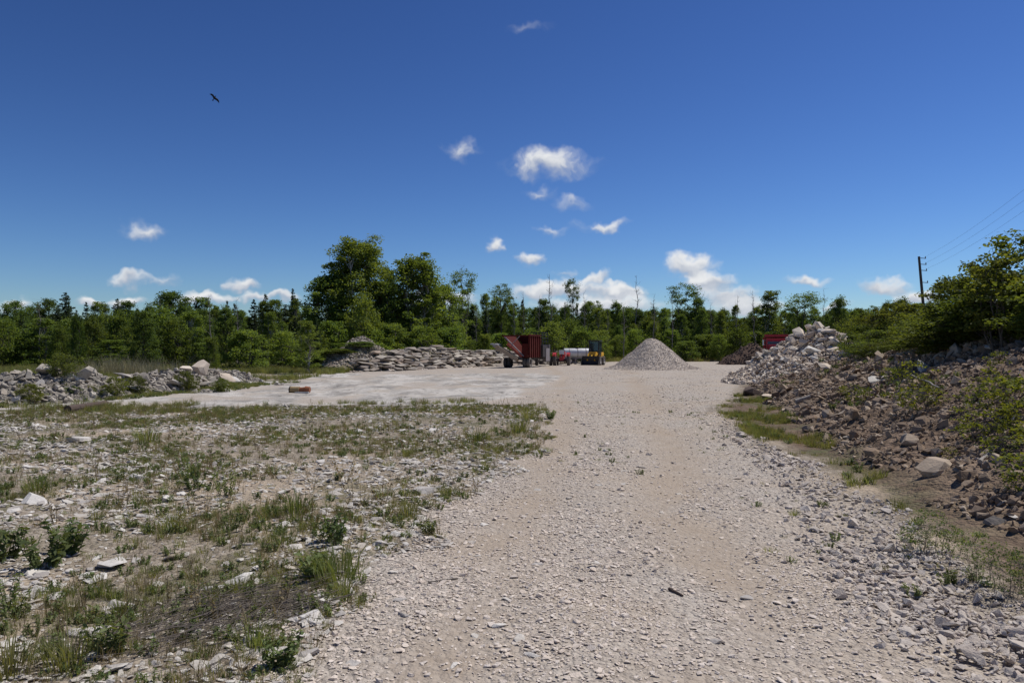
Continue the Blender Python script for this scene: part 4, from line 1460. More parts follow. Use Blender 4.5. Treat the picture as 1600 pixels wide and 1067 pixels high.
def tree_at(name, key, px, ytop, d, label, cat, group, wpx=None, part='crown'):
    x0 = (px - 800) / FPX * d
    z0 = hz(x0, d)
    hgt = EYE + (HOR - ytop) / FPX * d - z0
    tr, cr, ph, pw = PROTO[key]
    wid = wpx / FPX * d if wpx else pw * hgt / ph * random.uniform(.65, 1.1)
    return plant(name, key, x0, d, hgt, wid, label, cat, group, part, z0)

def where(px):
    for lim, s in ((110, 'behind the rubble heap\'s left end'), (230, 'behind the rubble heap\'s middle'), (345, 'behind the rubble heap\'s right end'),
                   (490, 'behind the sandy patch'), (600, 'by the tallest tree'), (700, 'by the second tallest tree'),
                   (790, 'behind the slab wall'), (860, 'behind the red hopper trailer'), (950, 'behind the tractor and loader'),
                   (1090, 'behind the gravel cone'), (1200, 'behind the brown soil pile'), (1330, 'behind the pale rock pile'), (5000, 'behind the bank bushes')):
        if px < lim:
            return s

KW = {'ash': ('broadleaf_tree', 'round-crowned tree', 'tree'), 'aspen': ('aspen_tree', 'slim mid-green aspen', 'tree'), 'airy': ('broadleaf_tree', 'open-crowned tree on bare stems', 'tree'),
      'spruce': ('spruce_tree', 'dark pointed spruce', 'tree'), 'cedar': ('cedar_tree', 'dark ragged cedar', 'tree'), 'pine': ('pine_tree', 'dark spreading pine', 'tree'),
      'snag': ('dead_tree', 'bare grey dead tree', 'tree'), 'brush': ('bush', 'light green bush', 'bush'), 'tall_': ('broadleaf_tree', 'full green tree', 'tree')}
def T(key, px, ytop, d, wpx=None, label=None, row='in the treeline'):
    nm, ds, ct = KW[key[:-1]]
    lb = label or '%s %s %s' % (ds, row, where(px))
    return tree_at(nm, key, px, ytop, d, lb, ct, 'treeline round the yard', wpx)

# named trees
T('tall_a', 558, 382, 70, 138, 'tallest broad green tree above the slab wall')
T('tall_c', 604, 446, 69, 62, 'lower leafy tree filling the gap between the two tallest trees')
T('tall_b', 650, 404, 71, 98, 'second tallest tree, light green top, right of the tallest one')
T('tall_c', 512, 436, 68, 80, 'lower green tree leaning against the left of the tallest tree')
T('tall_c', 690, 450, 74, 66, 'lower leafy tree against the right of the second tallest tree')
T('aspen0', 606, 420, 75, 40, 'thin aspen squeezed between the two tallest trees')
T('brush0', 568, 470, 64, 52, 'bright light-green bush low in front of the tallest tree')
T('spruce0', 457, 450, 72, 38, 'lone spire-shaped spruce rising left of the tall trees')
T('spruce1', 415, 459, 74, 46, 'shorter broad spruce left of the lone spire-shaped spruce')
T('pine0', 102, 455, 66, 52, 'flat-topped dark pine standing out at far left of treeline')
T('ash0', 266, 458, 62, 72, 'big dark bushy tree above the middle of the rubble heap')
T('airy1', 720, 424, 86, 46, 'thin-crowned tree with a dead top right of the tall trees')
T('snag0', 722, 420, 87, None, 'dead branchy top rising behind the thin-crowned tree')
T('airy0', 783, 446, 90, 42, 'round open-crowned tree above the red hopper trailer')
T('snag1', 862, 428, 92, None, 'tallest bare dead tree above the tractor')
T('airy2', 893, 440, 94, 26, 'narrow small-crowned tree just right of the tallest dead tree')
T('snag2', 996, 432, 94, None, 'leaning bare dead tree left of the gravel cone top')
T('airy1', 1074, 445, 96, 56, 'broad umbrella-crowned tree on bare stems right of the gravel cone')
T('aspen1', 1200, 456, 92, 42, 'tall slim tree above the brown soil pile')
T('snag1', 820, 455, 90, None, 'short bare dead tree above the red hopper trailer')
T('snag2', 842, 462, 88, None, 'dark crooked dead tree left of the tallest dead tree')
T('airy2', 1256, 462, 86, 60, 'broad low-crowned tree above the red truck')
T('brush1', 382, 518, 48.5, 70, 'large round olive bush beside the sandy patch')
# the rest of the treeline
rt = random.Random(99)
def skyline(px):
    return float(np.interp(px, [-150, 0, 60, 140, 210, 260, 320, 380, 440, 490, 700, 760, 820, 900, 960, 1020, 1080, 1150, 1230, 1330, 1420, 1700],
                           [478, 472, 474, 470, 474, 466, 468, 474, 468, 470, 462, 466, 474, 466, 474, 472, 470, 478, 480, 486, 478, 470]))
px = -130
while px < 480:
    key = rt.choice(['ash0', 'ash1', 'ash2', 'aspen0', 'aspen2', 'cedar0', 'cedar1', 'spruce1', 'spruce0', 'pine1', 'pine0', 'aspen1', 'cedar1'])
    T(key, px, skyline(px) + rt.uniform(-8, 14), rt.uniform(63, 74), None, None, 'in the back row')
    px += rt.uniform(11, 20)
px = -120
while px < 500:
    key = rt.choice(['ash1', 'aspen0', 'aspen1', 'cedar0', 'ash2', 'brush2', 'cedar1'])
    T(key, px, skyline(px) + rt.uniform(10, 42), rt.uniform(54, 62), None, None, 'in the middle row')
    px += rt.uniform(16, 26)
px = -90
while px < 500:
    if not 335 < px < 430:
        d = rt.uniform(45, 53)
        T(rt.choice(['brush0', 'brush1', 'brush2', 'aspen0', 'aspen1', 'ash2', 'aspen2']), px, rt.uniform(488, 552), d, rt.uniform(26, 56), None, 'in the front row')
    px += rt.uniform(20, 38)
px = 600
while px < 1420:
    key = rt.choice(['ash0', 'ash1', 'ash2', 'aspen0', 'aspen2', 'aspen1', 'cedar0', 'cedar1', 'airy0', 'ash1'])
    T(key, px, skyline(px) + rt.uniform(-6, 22), rt.uniform(96, 112), None, None, 'in the back row')
    px += rt.uniform(13, 22)
px = 690
while px < 1400:
    key = rt.choice(['ash1', 'aspen0', 'aspen1', 'cedar0', 'ash2', 'brush2', 'aspen2', 'cedar1'])
    T(key, px, skyline(px) + rt.uniform(10, 42), rt.uniform(88, 96), None, None, 'in the middle row')
    px += rt.uniform(20, 32)
px = 600
while px < 1380:
    d = rt.uniform(80, 88) if px > 930 else rt.uniform(72, 82)
    T(rt.choice(['brush0', 'brush1', 'brush2', 'brush1']), px, rt.uniform(497, 535), d, rt.uniform(26, 52), None, 'in the front row')
    px += rt.uniform(20, 32)
for px, ytop, d in ((520, 505, 62), (610, 508, 64), (660, 512, 66), (700, 514, 68), (490, 520, 58), (640, 522, 66), (585, 518, 63), (505, 548, 53), (530, 545, 52), (485, 552, 51), (560, 534, 53)):
    T('brush%d' % (px % 3), px, ytop, d, 60, None, 'on the mound')
px = 1310
while px < 1720:
    T(rt.choice(['ash1', 'aspen0', 'aspen2', 'ash2', 'cedar1']), px, rt.uniform(466, 492), rt.uniform(52, 66), None, None, 'in the back row')
    px += rt.uniform(22, 34)

for px in (60, 175, 208, 248, 330, 372, 440, 470, 705, 745, 760, 805, 880, 915, 950, 975, 1020, 1050, 1110, 1150, 1180, 1225, 1290):
    left = px < 600
    T('snag%d' % (px % 3), px, rt.uniform(462, 500) if left else rt.uniform(452, 490), rt.uniform(50, 58) if left else rt.uniform(80, 90), None, None, 'standing')

# distant wood that closes the gaps between the trunks, read as one mass
fw = []
for px in np.arange(-260, 1900, 7.0):
    d = (80 if px < 520 else 122) + rng.uniform(-3, 8)
    fw.append(((px - 800) / FPX * d, d, rng.uniform(.75, 1.1)))
fw = np.array(fw)
crowns = src_coll('src_wood', [PROTO[k][1] for k in ('ash0', 'ash1', 'aspen0', 'cedar0', 'aspen2')])
n = len(fw)
hs = np.where(fw[:, 1] < 100, .62, .82) * fw[:, 2]
fwo = scatter('distant_wood', np.stack([fw[:, 0], fw[:, 1], H(fw[:, 0], fw[:, 1]) - .8], 1), np.stack([np.zeros(n), np.zeros(n), rng.uniform(0, 6.28, n)], 1),
              np.stack([hs * 1.1, hs * 1.1, hs], 1), rng.integers(0, 5, n), crowns)
tag(fwo, 'dense dark wood filling the gaps behind the treeline', 'wood', None, 'stuff')

for k, (px, py, hg, lb) in enumerate(((97, 592, .6, 'dark green shrub growing in the left part of the rubble heap'), (290, 612, .55, 'low leafy shrub in front of the rubble heap, below its large slabs'), (215, 618, .5, 'low green shrub at the near foot of the rubble heap'), (180, 620, .45, 'small weed bush at the foot of the heap, left of the low shrubs'), (50, 628, .4, 'small green bush at the left end of the rubble heap'), (345, 612, .4, 'small bush at the right end of the rubble heap'))):
    a, b_, c = hit(px, py)
    plant('shrub', 'thicket%d' % (k % 3), a, b_, hg * 1.2, hg * 1.6, lb, 'shrub', None)

# ------------------------------------------------------------------ bushes along the top of the bank
bank = []
rb = random.Random(5)
for px, ytop, d, w_ in ((1592, 372, 15.5, 100), (1560, 405, 15.0, 90), (1530, 412, 17, 70), (1500, 440, 18, 80), (1474, 445, 20, 62), (1545, 440, 16.5, 90),
                        (1580, 430, 15.8, 100), (1515, 462, 16, 90), (1480, 474, 17.5, 90), (1450, 482, 21, 70), (1420, 478, 27, 56), (1400, 474, 30, 50), (1378, 482, 31, 44), (1352, 490, 33, 44),
                        (1335, 498, 35, 40), (1440, 496, 24, 60), (1465, 500, 19, 80), (1500, 498, 16.5, 90), (1540, 485, 16.5, 100), (1640, 420, 13.5, 110), (1660, 400, 14, 110), (1346, 512, 30, 50), (1368, 518, 27, 50),
                        (1415, 508, 31, 60), (1435, 520, 20, 60), (1460, 515, 18, 80), (1485, 512, 16.5, 90), (1515, 508, 17, 100), (1395, 535, 24, 40),
                        (1375, 536, 24, 50), (1350, 536, 25.5, 50), (1425, 532, 22, 60), (1575, 480, 16, 110), (1610, 470, 16, 110), (1600, 500, 16.5, 110), (1450, 535, 19, 60), (1480, 530, 17, 80)):
    tall = ytop < 490
    key = ('sapling%d' % rb.randint(0, 3)) if tall else ('thicket%d' % rb.randint(0, 2))
    x0 = (px - 800) / FPX * d
    z0 = hz(x0, d)
    hgt = EYE + (HOR - ytop) / FPX * d - z0
    if hgt < .3:
        continue
    wid = w_ / FPX * d * 1.25
    nm = 'sapling' if tall else 'shrub'
    lb = '%s on the bank crest, %s' % ('tall leafy sapling' if tall else 'low dense shrub',
         'at its right end' if px > 1560 else 'left of its tallest sapling' if px > 1490 else 'in front of the utility pole' if px > 1420 else 'behind the white slabs' if px > 1360 else 'beside the pale rock pile')
    if ytop == 372:
        lb = 'tallest leafy sapling at the right end of the bank'
    plant(nm, key, x0, d, hgt, wid, lb, 'sapling' if tall else 'shrub', 'bushes along the top of the bank', 'crown', z0)

# yellow-green seedlings and low plants on the slope of the bank
SLOPE = [(1405, 600, .5), (1425, 606, .55), (1445, 612, .5), (1420, 640, .55), (1440, 645, .6), (1330, 628, .5), (1350, 630, .5), (1455, 636, .45), (1545, 625, .7), (1530, 640, .6), (1560, 660, .6), (1540, 700, .6), (1520, 690, .5),
         (1575, 690, .6), (1590, 720, .6), (1595, 760, .5), (1560, 580, .5), (1590, 640, .6), (1390, 595, .4), (1598, 690, .7), (1510, 660, .4), (1585, 770, .4), (1570, 640, .6), (1555, 715, .45), (1480, 720, .3), (1317, 618, .35)]
for i, (px, py, hgt) in enumerate(SLOPE):
    a, b_, c = hit(px, py)
    lb = 'yellow-green leafy seedling on the brown bank, ' + ('near the tan boulder' if (px < 1570 and py > 655) else 'at the bank\'s right end' if px > 1515 else 'below the two white slabs' if px > 1380 else 'toward the pale rock pile')
    plant('seedling', 'seedling%d' % (i % 3), a, b_, hgt * (.45 + .03 * min(b_, 15)) * random.uniform(.7, 1.0), hgt * (.45 + .03 * min(b_, 15)) * random.uniform(.9, 1.4), lb, 'plant', 'seedlings on the bank', 'leaves')
for i, (px, py, hgt, lb) in enumerate(((1455, 868, .42, 'feathery grey-green weed at the foot of the bank, beside the coarse gravel'), (1435, 862, .3, 'smaller feathery weed left of the larger one at the bank foot'),
                                       (1535, 912, .40, 'dark feathery weed at the edge of the coarse gravel, nearest right'), (1570, 935, .38, 'dark feathery weed beside the right picture edge'),
                                       (1490, 865, .26, 'low leafy weed right of the feathery weed'), (1598, 925, .3, 'leafy sprig at the right end of the coarse gravel'))):
    a, b_, c = hit(px, py)
    plant('weed', 'bushlet%d' % (i % 3), a, b_, hgt * .85, hgt * .95, lb, 'weed', 'weeds at the foot of the bank', 'leaves')

# ------------------------------------------------------------------ rubble on the bank
inbank = lambda a, b: (emb(a, b) > .03) * (a < toe_x(b) + 6.5) * np.clip(14 / b, .15, 1) * ss(fbm(a * .9, b * .9, 141) + emb(a, b) * .25, .35, .55)
xs, ys = sample(110000, inbank, 3.6, 20, 5, 36)
s_ = rng.lognormal(-2.85, .5, len(xs)).clip(.02, .22) * (1 + (ys > 14) * .5)
small_rocks('bank_rubble', 'brown_rock', xs, ys, s_, STRUCT['earth_bank'], tilt=.5)
xs, ys = sample(2600, lambda a, b: (emb(a, b) > .12) * (a < toe_x(b) + 5.6) * np.clip(12 / b, .2, 1), 4.2, 18, 5.5, 34)
s_ = rng.uniform(.09, .24, len(xs)) * (1 + (ys - 8).clip(0, 20) * .045)
k = np.argsort(-s_ / ys)[:270]
put_rocks(STRUCT['earth_bank'], 'rock', ['brown_rock', 'brown_rock', 'brown_rock', 'brown_rock', 'wall_rock'], list(zip(xs[k], ys[k], s_[k])), tilt=.5, seed=21)
# crest: darker grey broken rock, as in the photograph
for i in range(26):
    px = rb.uniform(1320, 1600)
    a, b_, c = hit(px, np.interp(px, [1320, 1450, 1600], [556, 552, 540]) + rb.uniform(0, 10))
    put_rocks(STRUCT['earth_bank'], 'rock', ['grey_rock', 'brown_rock', 'wall_rock'], [(a, b_, rb.uniform(.18, .4))], seed=i)
HERO = [(1468, 739, .39, 'tan_boulder', 'large tan boulder with a flat top at the foot of the brown bank'),
        (1500, 736, .13, 'grey_rock', 'small grey stone touching the right side of the tan boulder'),
        (1512, 748, .24, 'brown_rock', 'flat pinkish stone just right of the tan boulder'),
        (1452, 578, .60, 'white_slab', 'upright white slab high on the brown bank'),
        (1372, 597, .50, 'white_slab', 'pale tilted slab low on the bank left of the upright white slab'),
        (1370, 548, 1.3, 'white_slab', 'long pale flat slab on the crest of the bank'),
        (1555, 545, .5, 'white_slab', 'white stone on the crest near the right end of the bank'),
        (1536, 805, .2, 'brown_rock', 'reddish round stone half buried in the brown earth'),
        (1588, 808, .12, 'white_slab', 'small white stone at the far right on brown earth'),
        (1175, 618, .95, 'soil_clod', 'black clod of soil at the foot of the rubble by the road'),
        (1205, 622, .9, 'pale_rock', 'flat pinkish block beside the black clod'),
        (1560, 822, .2, 'grey_rock', 'flat grey slab with a dark edge in the brown earth')]
for px, py, s, kd, lb in HERO:
    a, b_, c = hit(px, py)
    if kd == 'tan_boulder':
        me = rock_mesh('boulder', 4251, (1, .9, .66), 'tan_boulder', 22, 5.0, 1, .010)
    elif kd == 'white_slab':
        me = rock_mesh('flat_slab', px, (1, .72, .17), 'white_slab', 18, 8.0)
    else:
        me = RS[kd][px % len(RS[kd])]
    tl = (.95, .1) if lb.startswith('upright') else (.6, .05) if 'tilted' in lb else (.15, .05)
    o = obj('boulder' if kd == 'tan_boulder' else 'rock', me, None, (a, b_ + s * .2, c + s * me_h(me) * (.3 if tl[0] > .5 else .10)), (tl[0], tl[1], .5), (s, s, s))
    tag(o, lb, 'boulder' if kd == 'tan_boulder' else 'rock', 'single rocks along the bank')

# ------------------------------------------------------------------ gravel on the road and the field
def dens_road(a, b):
    e2 = (fbm(a * 1.3, b * 1.3, 101) - .5) * 1.1
    inr = (a + e2 > road_l(b) - .05) * (a - e2 * .8 < road_r(b) + .15)
    return inr * (1 - .85 * tracks(a, b)) * np.clip((5.2 / b) ** 1.7, .02, 1) * (.3 + .7 * ss(fbm(a * .9, b * .6, 151), .35, .6)) * ss(30 - b, 0, 14)
xs, ys = sample(760000, dens_road, -3.2, 8.5, 2.6, 30)
s_ = (rng.lognormal(-3.98, .48, len(xs))).clip(.007, .075) * (1 + (ys - 5).clip(0, 20) * .05)
side = ss(xs - np.interp(ys, [3, 6, 10, 16], [1.9, 2.4, 3.2, 3.9]), -.2, .6) * ss(17 - ys, 0, 8)
big = rng.random(len(xs)) < side
small_rocks('loose_gravel', 'gravel', xs[~big], ys[~big], s_[~big], STRUCT['gravel_road'], tilt=.14, flat=.55)
small_rocks('coarse_gravel', 'grey_gravel', xs[big], ys[big], s_[big] * 1.8, STRUCT['gravel_road'], tilt=.3)
xs, ys = sample(26000, lambda a, b: ss(road_r(b) - .3 - a, 0, 1.5) * ss(a - np.interp(b, [20, 24, 40, 60], [-.5, -.8, 2.2, 4]), 0, 3) * ss(b, 18, 24) * ss(58 - b, 0, 12) * ss(fbm(a * .4, b * .25, 153), .42, .62), -2, 22, 18, 58)
small_rocks('yard_gravel', 'gravel', xs, ys, rng.uniform(.025, .075, len(xs)), STRUCT['gravel_road'], tilt=.15, flat=.7)

def infield(a, b):
    e2 = (fbm(a * 1.3, b * 1.3, 101) - .5) * 1.1
    lim = np.interp(a, [-16, -12, -9, -1, 3], [17.3, 18.6, 19.8, 20.8, 20.5])
    return (a + e2 < road_l(b) + .25) * (b < lim)
stony = lambda a, b: ss(fbm(a * .8, b * .8, 161), .36, .6) * (1 - .75 * np.clip(np.exp(-(((a + 2.6) / 1.6) ** 2 + ((b - 8.6) / 1.0) ** 2)), 0, 1))
xs, ys = sample(190000, lambda a, b: infield(a, b) * np.clip((5.5 / b) ** 1.35, .05, 1) * (.12 + .88 * stony(a, b)), -13, 1.5, 2.6, 21)
s_ = rng.lognormal(-3.35, .5, len(xs)).clip(.012, .13) * (1 + (ys - 5).clip(0, 20) * .04)
small_rocks('stone_chips', 'limestone', xs, ys, s_, STRUCT['ground'], tilt=.22, flat=.8)
# the larger loose stones, one by one
xs, ys = sample(3600, lambda a, b: infield(a, b) * np.clip((6 / b) ** 1.0, .1, 1) * (.08 + .92 * stony(a, b)), -11, .8, 3.2, 19)
s_ = rng.uniform(.07, .19, len(xs)) * (1 + (ys - 5).clip(0, 20) * .03)
k = np.argsort(-s_ / ys * (xs / ys > -.70) * (ys > 3.75))[:210]
rl = random.Random(31)
def loose(name, xx, yy, sz, me, label, cat, group, tilt=.08, lift=.10):
    o = obj(name, me, None, (xx, yy, hz(xx, yy) + sz * me_h(me) * lift), (rl.gauss(0, tilt), rl.gauss(0, tilt), rl.uniform(0, 6.28)), (sz, sz * rl.uniform(.8, 1.1), sz * rl.uniform(.8, 1.2)))
    return tag(o, label, cat, group)
MARKS = [(340, 970, 'the brush heap'), (530, 910, 'the thick tuft at the road edge'), (520, 850, 'the lone dark leafy weed'), (90, 875, 'the bushy left foreground weeds'), (376, 908, 'the large white flat stone'),
         (624, 836, 'the bright white block'), (450, 770, 'the sandy patch'), (310, 765, 'the tall leafy-stemmed weed'), (664, 768, 'the lumpy white stone'), (50, 785, 'the wide pale slab'), (130, 645, 'the dark log'),
         (828, 655, 'the tip of the field'), (60, 1045, 'the bottom left corner tufts'), (122, 690, 'the whitish stone below the log'), (450, 700, 'the middle of the field'), (440, 1040, 'the leafy weed at the bottom')]
RMARKS = [(693, 908, 'the thin curved stick'), (1055, 927, 'the dark bark strip'), (1330, 750, 'the tan boulder, on the road'), (1455, 868, 'the feathery bank-foot weed'), (1480, 915, 'the bright sprig in coarse gravel'),
          (860, 660, 'the tip of the weedy field'), (1000, 760, 'the middle of the road'), (1240, 805, 'the tiny tuft on the road'), (800, 1000, 'the near end of the road')]
def beside(xx, yy, marks):
    px_, py_ = 800 + xx / yy * FPX, HOR + EYE / yy * FPX
    m_ = min(marks, key=lambda q: math.hypot(px_ - q[0], (py_ - q[1]) * 1.6))
    dx, dy = px_ - m_[0], (py_ - m_[1]) * 1.6
    return ('left of ' if dx < 0 else 'right of ') + m_[2] if abs(dx) > abs(dy) else ('behind ' if dy < 0 else 'in front of ') + m_[2]
for i in k:
    xx, yy = float(xs[i]), float(ys[i])
    loose('stone', xx, yy, float(s_[i]), rl.choice(RS['limestone'] + RS['white_slab'][:3]),
          ('large' if s_[i] > .15 else 'small') + ' pale limestone piece ' + beside(xx, yy, MARKS), 'stone', 'loose limestone pieces in the weedy field')
for px, py, s, lb in ((376, 908, .27, 'large white flat stone behind a grass tuft, above the brush heap'), (624, 836, .20, 'bright white block beside weeds near the road edge'), (597, 850, .22, 'rounded pale stone left of the bright white block'),
                      (505, 938, .20, 'whitish stone beside the thick grass tuft near the road'), (490, 970, .24, 'long pale slab at the right end of the brush heap'), (335, 922, .17, 'small white leaf-shaped stone left of the large flat stone'),
                      (50, 785, .45, 'wide pale slab at the left edge beyond the leafy weeds'), (150, 905, .24, 'blocky pale stone pair left of the brush heap'), (185, 948, .26, 'pointed pale stone at the left end of the brush heap'),
                      (140, 990, .28, 'flat cream stone in the lower left corner'), (265, 782, .34, 'white slab in the middle of the sandy patch'), (175, 882, .30, 'long low white slab beside the leafy weeds'),
                      (664, 768, .36, 'white lumpy stone left of the road beyond the sandy patch'), (122, 690, .50, 'whitish stone in the grass below the dark log'), (215, 748, .36, 'small white stone at the near edge of the sandy patch')):
    a, b_, c = hit(px, py)
    loose('stone', a, b_, s * .92, rl.choice(RS['white_slab']), lb, 'stone', None, .06, .08)
# a few larger pieces lying on the road
xs, ys = sample(400, lambda a, b: (a > road_l(b) + .2) * (a < road_r(b) - .1) * np.clip((5 / b), .1, 1) * (a / b < .69) * (b > 3.8), -1, 4.2, 3.4, 12)
for i in range(min(60, len(xs))):
    xx, yy = float(xs[i]), float(ys[i])
    right = xx > 2.0
    loose('stone', xx, yy, rl.uniform(.06, .11) * (1 + .03 * yy), rl.choice(RS['grey_gravel'] if right else RS['limestone']),
          ('loose grey stone ' if right else 'loose pale stone chip ') + beside(xx, yy, RMARKS), 'stone', 'larger stones on the road')

# ------------------------------------------------------------------ grasses and weeds
def tuft(name, seed, nb, hgt, spread, wdt, mat, lean=.5, seedhead=False):
    r = np.random.default_rng(seed)
    V, F, TI = [], [], []
    for k in range(nb):
        a = r.uniform(0, 6.28)
        rd = spread * math.sqrt(r.random())
        p = np.array([math.cos(a) * rd, math.sin(a) * rd, -.01])
        out = np.array([math.cos(a), math.sin(a), 0]) * r.uniform(.1, lean) + r.normal(0, .15, 3) * np.array([1, 1, 0])
        L_ = hgt * r.uniform(.5, 1.1)
        side = np.array([-math.sin(a + r.normal(0, 1)), math.cos(a), 0]) * wdt * .5
        m_ = p + out * L_ * .35 + np.array([0, 0, L_ * .6])
        e = p + out * L_ * 1.0 + np.array([0, 0, L_ * r.uniform(.8, 1.0)])
        b0 = len(V)
        V += [p - side, p + side, m_ + side * .8, m_ - side * .8, e + side * .15, e - side * .15]
        F += [(b0, b0 + 1, b0 + 2, b0 + 3), (b0 + 3, b0 + 2, b0 + 4, b0 + 5)]
        TI += [r.random()] * 6
    return mesh_arr(name, V, F, mat, TI)

def forb(name, seed, ns, hgt, lsz, mat, per=9, spread=.07, elong=2.4):
    rnd = random.Random(seed)
    r = np.random.default_rng(seed)
    segs, cents = [], []
    for k in range(ns):
        a = rnd.uniform(0, 6.28)
        p = Vector((math.cos(a) * spread * rnd.random(), math.sin(a) * spread * rnd.random(), -.01))
        q = p + Vector((math.cos(a) * hgt * rnd.uniform(.05, .45), math.sin(a) * hgt * rnd.uniform(.05, .45), hgt * rnd.uniform(.6, 1.05)))
        segs += bent(p, q, .004, .002, rnd, 2, .04)
        for j in range(per):
            f = (j + .5) / per
            c = p.lerp(q, .12 + .88 * f)
            a2 = j * 2.4 + a
            cents.append((c.x + math.cos(a2) * lsz * .7, c.y + math.sin(a2) * lsz * .7, c.z + lsz * .2))
    v, f, ti = leaves(np.array(cents), lsz, r, r.random(len(cents)), elong, .6)
    tv, tf = limbs(segs, 4)
    k0 = len(v)
    V = np.concatenate([v, np.array(tv)])
    F = np.concatenate([f, np.array(tf) + k0])
    return mesh_arr(name, V, F, mat, np.concatenate([ti, np.full(len(tv), .2)]))

TUFT = {
    'green': [tuft('grass_%d' % i, 200 + i, 46, .17, .075, .005, 'grass', .6) for i in range(4)],
    'short': [tuft('turf_%d' % i, 210 + i, 40, .075, .09, .0055, 'grass', .8) for i in range(3)],
    'dry': [tuft('dry_%d' % i, 220 + i, 22, .20, .08, .0035, 'dry_grass', .5) for i in range(3)],
    'forb': [forb('forb_%d' % i, 230 + i, 10, .12, .014, 'forb', 10) for i in range(4)],
    'stalk': [forb('stalk_%d' % i, 240 + i, 3, .34, .02, 'dry_grass', 9, .03, 1.5) for i in range(3)],
}
ALLT = TUFT['green'] + TUFT['short'] + TUFT['dry'] + TUFT['forb'] + TUFT['stalk']
OFF = {'green': (0, 4), 'short': (4, 7), 'dry': (7, 10), 'forb': (10, 14), 'stalk': (14, 17)}
tcol = src_coll('src_tufts', ALLT)
def grow(name, xs, ys, mixp, size, parent, label, cat='grass'):
    n = len(xs)
    kinds = list(mixp)
    pr = np.array([mixp[k] for k in kinds], float)
    pick = rng.choice(len(kinds), n, p=pr / pr.sum())
    idx = np.array([rng.integers(*OFF[kinds[p]]) for p in pick])
    s = size * rng.uniform(.55, 1.35, n)
    o = scatter(name, np.stack([xs, ys, HT(xs, ys) - .005], 1), np.stack([rng.normal(0, .1, n), rng.normal(0, .1, n), rng.uniform(0, 6.28, n)], 1),
                np.stack([s, s, s * rng.uniform(.8, 1.2, n)], 1), idx, tcol, parent)
    return tag(o, label, cat, None, 'stuff')

clump = lambda a, b: ss(fbm(a * .85, b * .85, 171) + .14 * (fbm(a * .25, b * .25, 173) - .5) * 2, .38, .68)
sandy = lambda a, b: np.clip(np.exp(-(((a + 2.7) / 1.6) ** 2 + ((b - 8.6) / .9) ** 2)) * 1.2, 0, 1)
xs, ys = sample(48000, lambda a, b: infield(a, b) * np.clip((7 / b) ** .6, .3, 1) * (.10 + .90 * clump(a, b)) * (1 - .9 * sandy(a, b)), -14, 1.2, 2.8, 21)
grow('grass', xs, ys, {'green': .16, 'short': .36, 'dry': .28, 'forb': .20}, .58, None, 'patchy grass and low weeds on the stony field left of the road')
xs, ys = sample(2600, lambda a, b: infield(a, b) * (.25 + .75 * clump(a, b)) * np.clip((8 / b) ** .4, .3, 1), -13, 1.0, 3.0, 21)
grow('dry_weeds', xs, ys, {'dry': .5, 'stalk': .5}, .62, None, 'thin dry weed stalks scattered over the stony field', 'weeds')
# strip of taller grass where field and bedrock meet, and round the rubble heap
xs, ys = sample(9000, lambda a, b: np.exp(-((b - (19.3 + (a + 10) * .1)) / 1.2) ** 2) * (a < .9) * ss(fbm(a * .6, b * .6, 175), .4, .55), -15, 1, 16, 22)
grow('grass_strip', xs, ys, {'green': .5, 'short': .25, 'dry': .25}, .9, None, 'band of taller grass along the edge of the bedrock')
xs, ys = sample(9000, lambda a, b: (np.abs(a - berm_c(b) - 1.6 + (fbm(a, b, 177) - .5)) < .8) * (ss(fbm(a * .7, b * .7, 179), .4, .55)), -17, -8.5, 18, 35)
grow('grass_fringe', xs, ys, {'green': .6, 'forb': .4}, .85, None, 'fringe of grass along the foot of the grey rubble heap')
xs, ys = sample(14000, lambda a, b: (a < berm_c(np.minimum(b, 35)) - 1.2 + (b > 36) * 3.0) * (np.abs(a + 13.2) + np.abs(b - 42) > 4) * (HT(a, b) < H(a, b) + .05), -45, -8, 19, 56)
grow('meadow_grass', xs, ys, {'green': .95, 'dry': .05}, 2.1, None, 'tall green grass between the rubble heap and the left trees')
xs, ys = sample(6000, lambda a, b: (b > 78 + (a - 12) * .1) * 1.0, 10, 40, 76, 106)
grow('verge_grass', xs, ys, {'green': .7, 'dry': .3}, 2.6, None, 'rough grass beyond the yard, right of the gravel cone')
# verge by the bank
vg = lambda a, b: (a > road_r(b) + .02) * (a < toe_x(b) + .3 - (b < 9) * .25) * ss(fbm(a * 1.1, b * .8, 181), .44, .72) * (b > 5.0)
xs, ys = sample(20000, vg, 3.2, 9.5, 5, 26)
keep = (ys > 8.6) | (rng.random(len(xs)) < .06)
grow('bank_grass', xs[keep], ys[keep], {'green': .35, 'short': .45, 'forb': .1, 'dry': .1}, .8, None, 'green grass strip between the gravel road and the brown bank')
xs, ys = sample(5000, lambda a, b: (emb(a, b) > .25) * (ss(fbm(a * .5, b * .5, 183), .55, .66)) * np.clip(12 / b, .2, 1), 5, 19, 6, 33)
grow('bank_weeds', xs, ys, {'forb': .8, 'dry': .2}, 1.1, None, 'low weeds scattered over the brown bank', 'weeds')
xs, ys = sample(900, lambda a, b: (a > road_l(b)) * (a < road_r(b)) * ss(fbm(a * .7, b * .5, 187), .55, .65) * (1 - tracks(a, b)), -.8, 7, 3.4, 24)
grow('road_weeds', xs, ys, {'short': .5, 'forb': .5}, .55, None, 'tiny weeds sprouting in the gravel road', 'weeds')
xs, ys = sample(2500, lambda a, b: (m_earth(a, b) > H(a, b)) * ss(fbm(a * .6, b * .6, 189), .4, .6), -16, -7, 48, 60)
grow('mound_grass', xs, ys, {'green': .6, 'dry': .4}, 2.4, em, None, None)

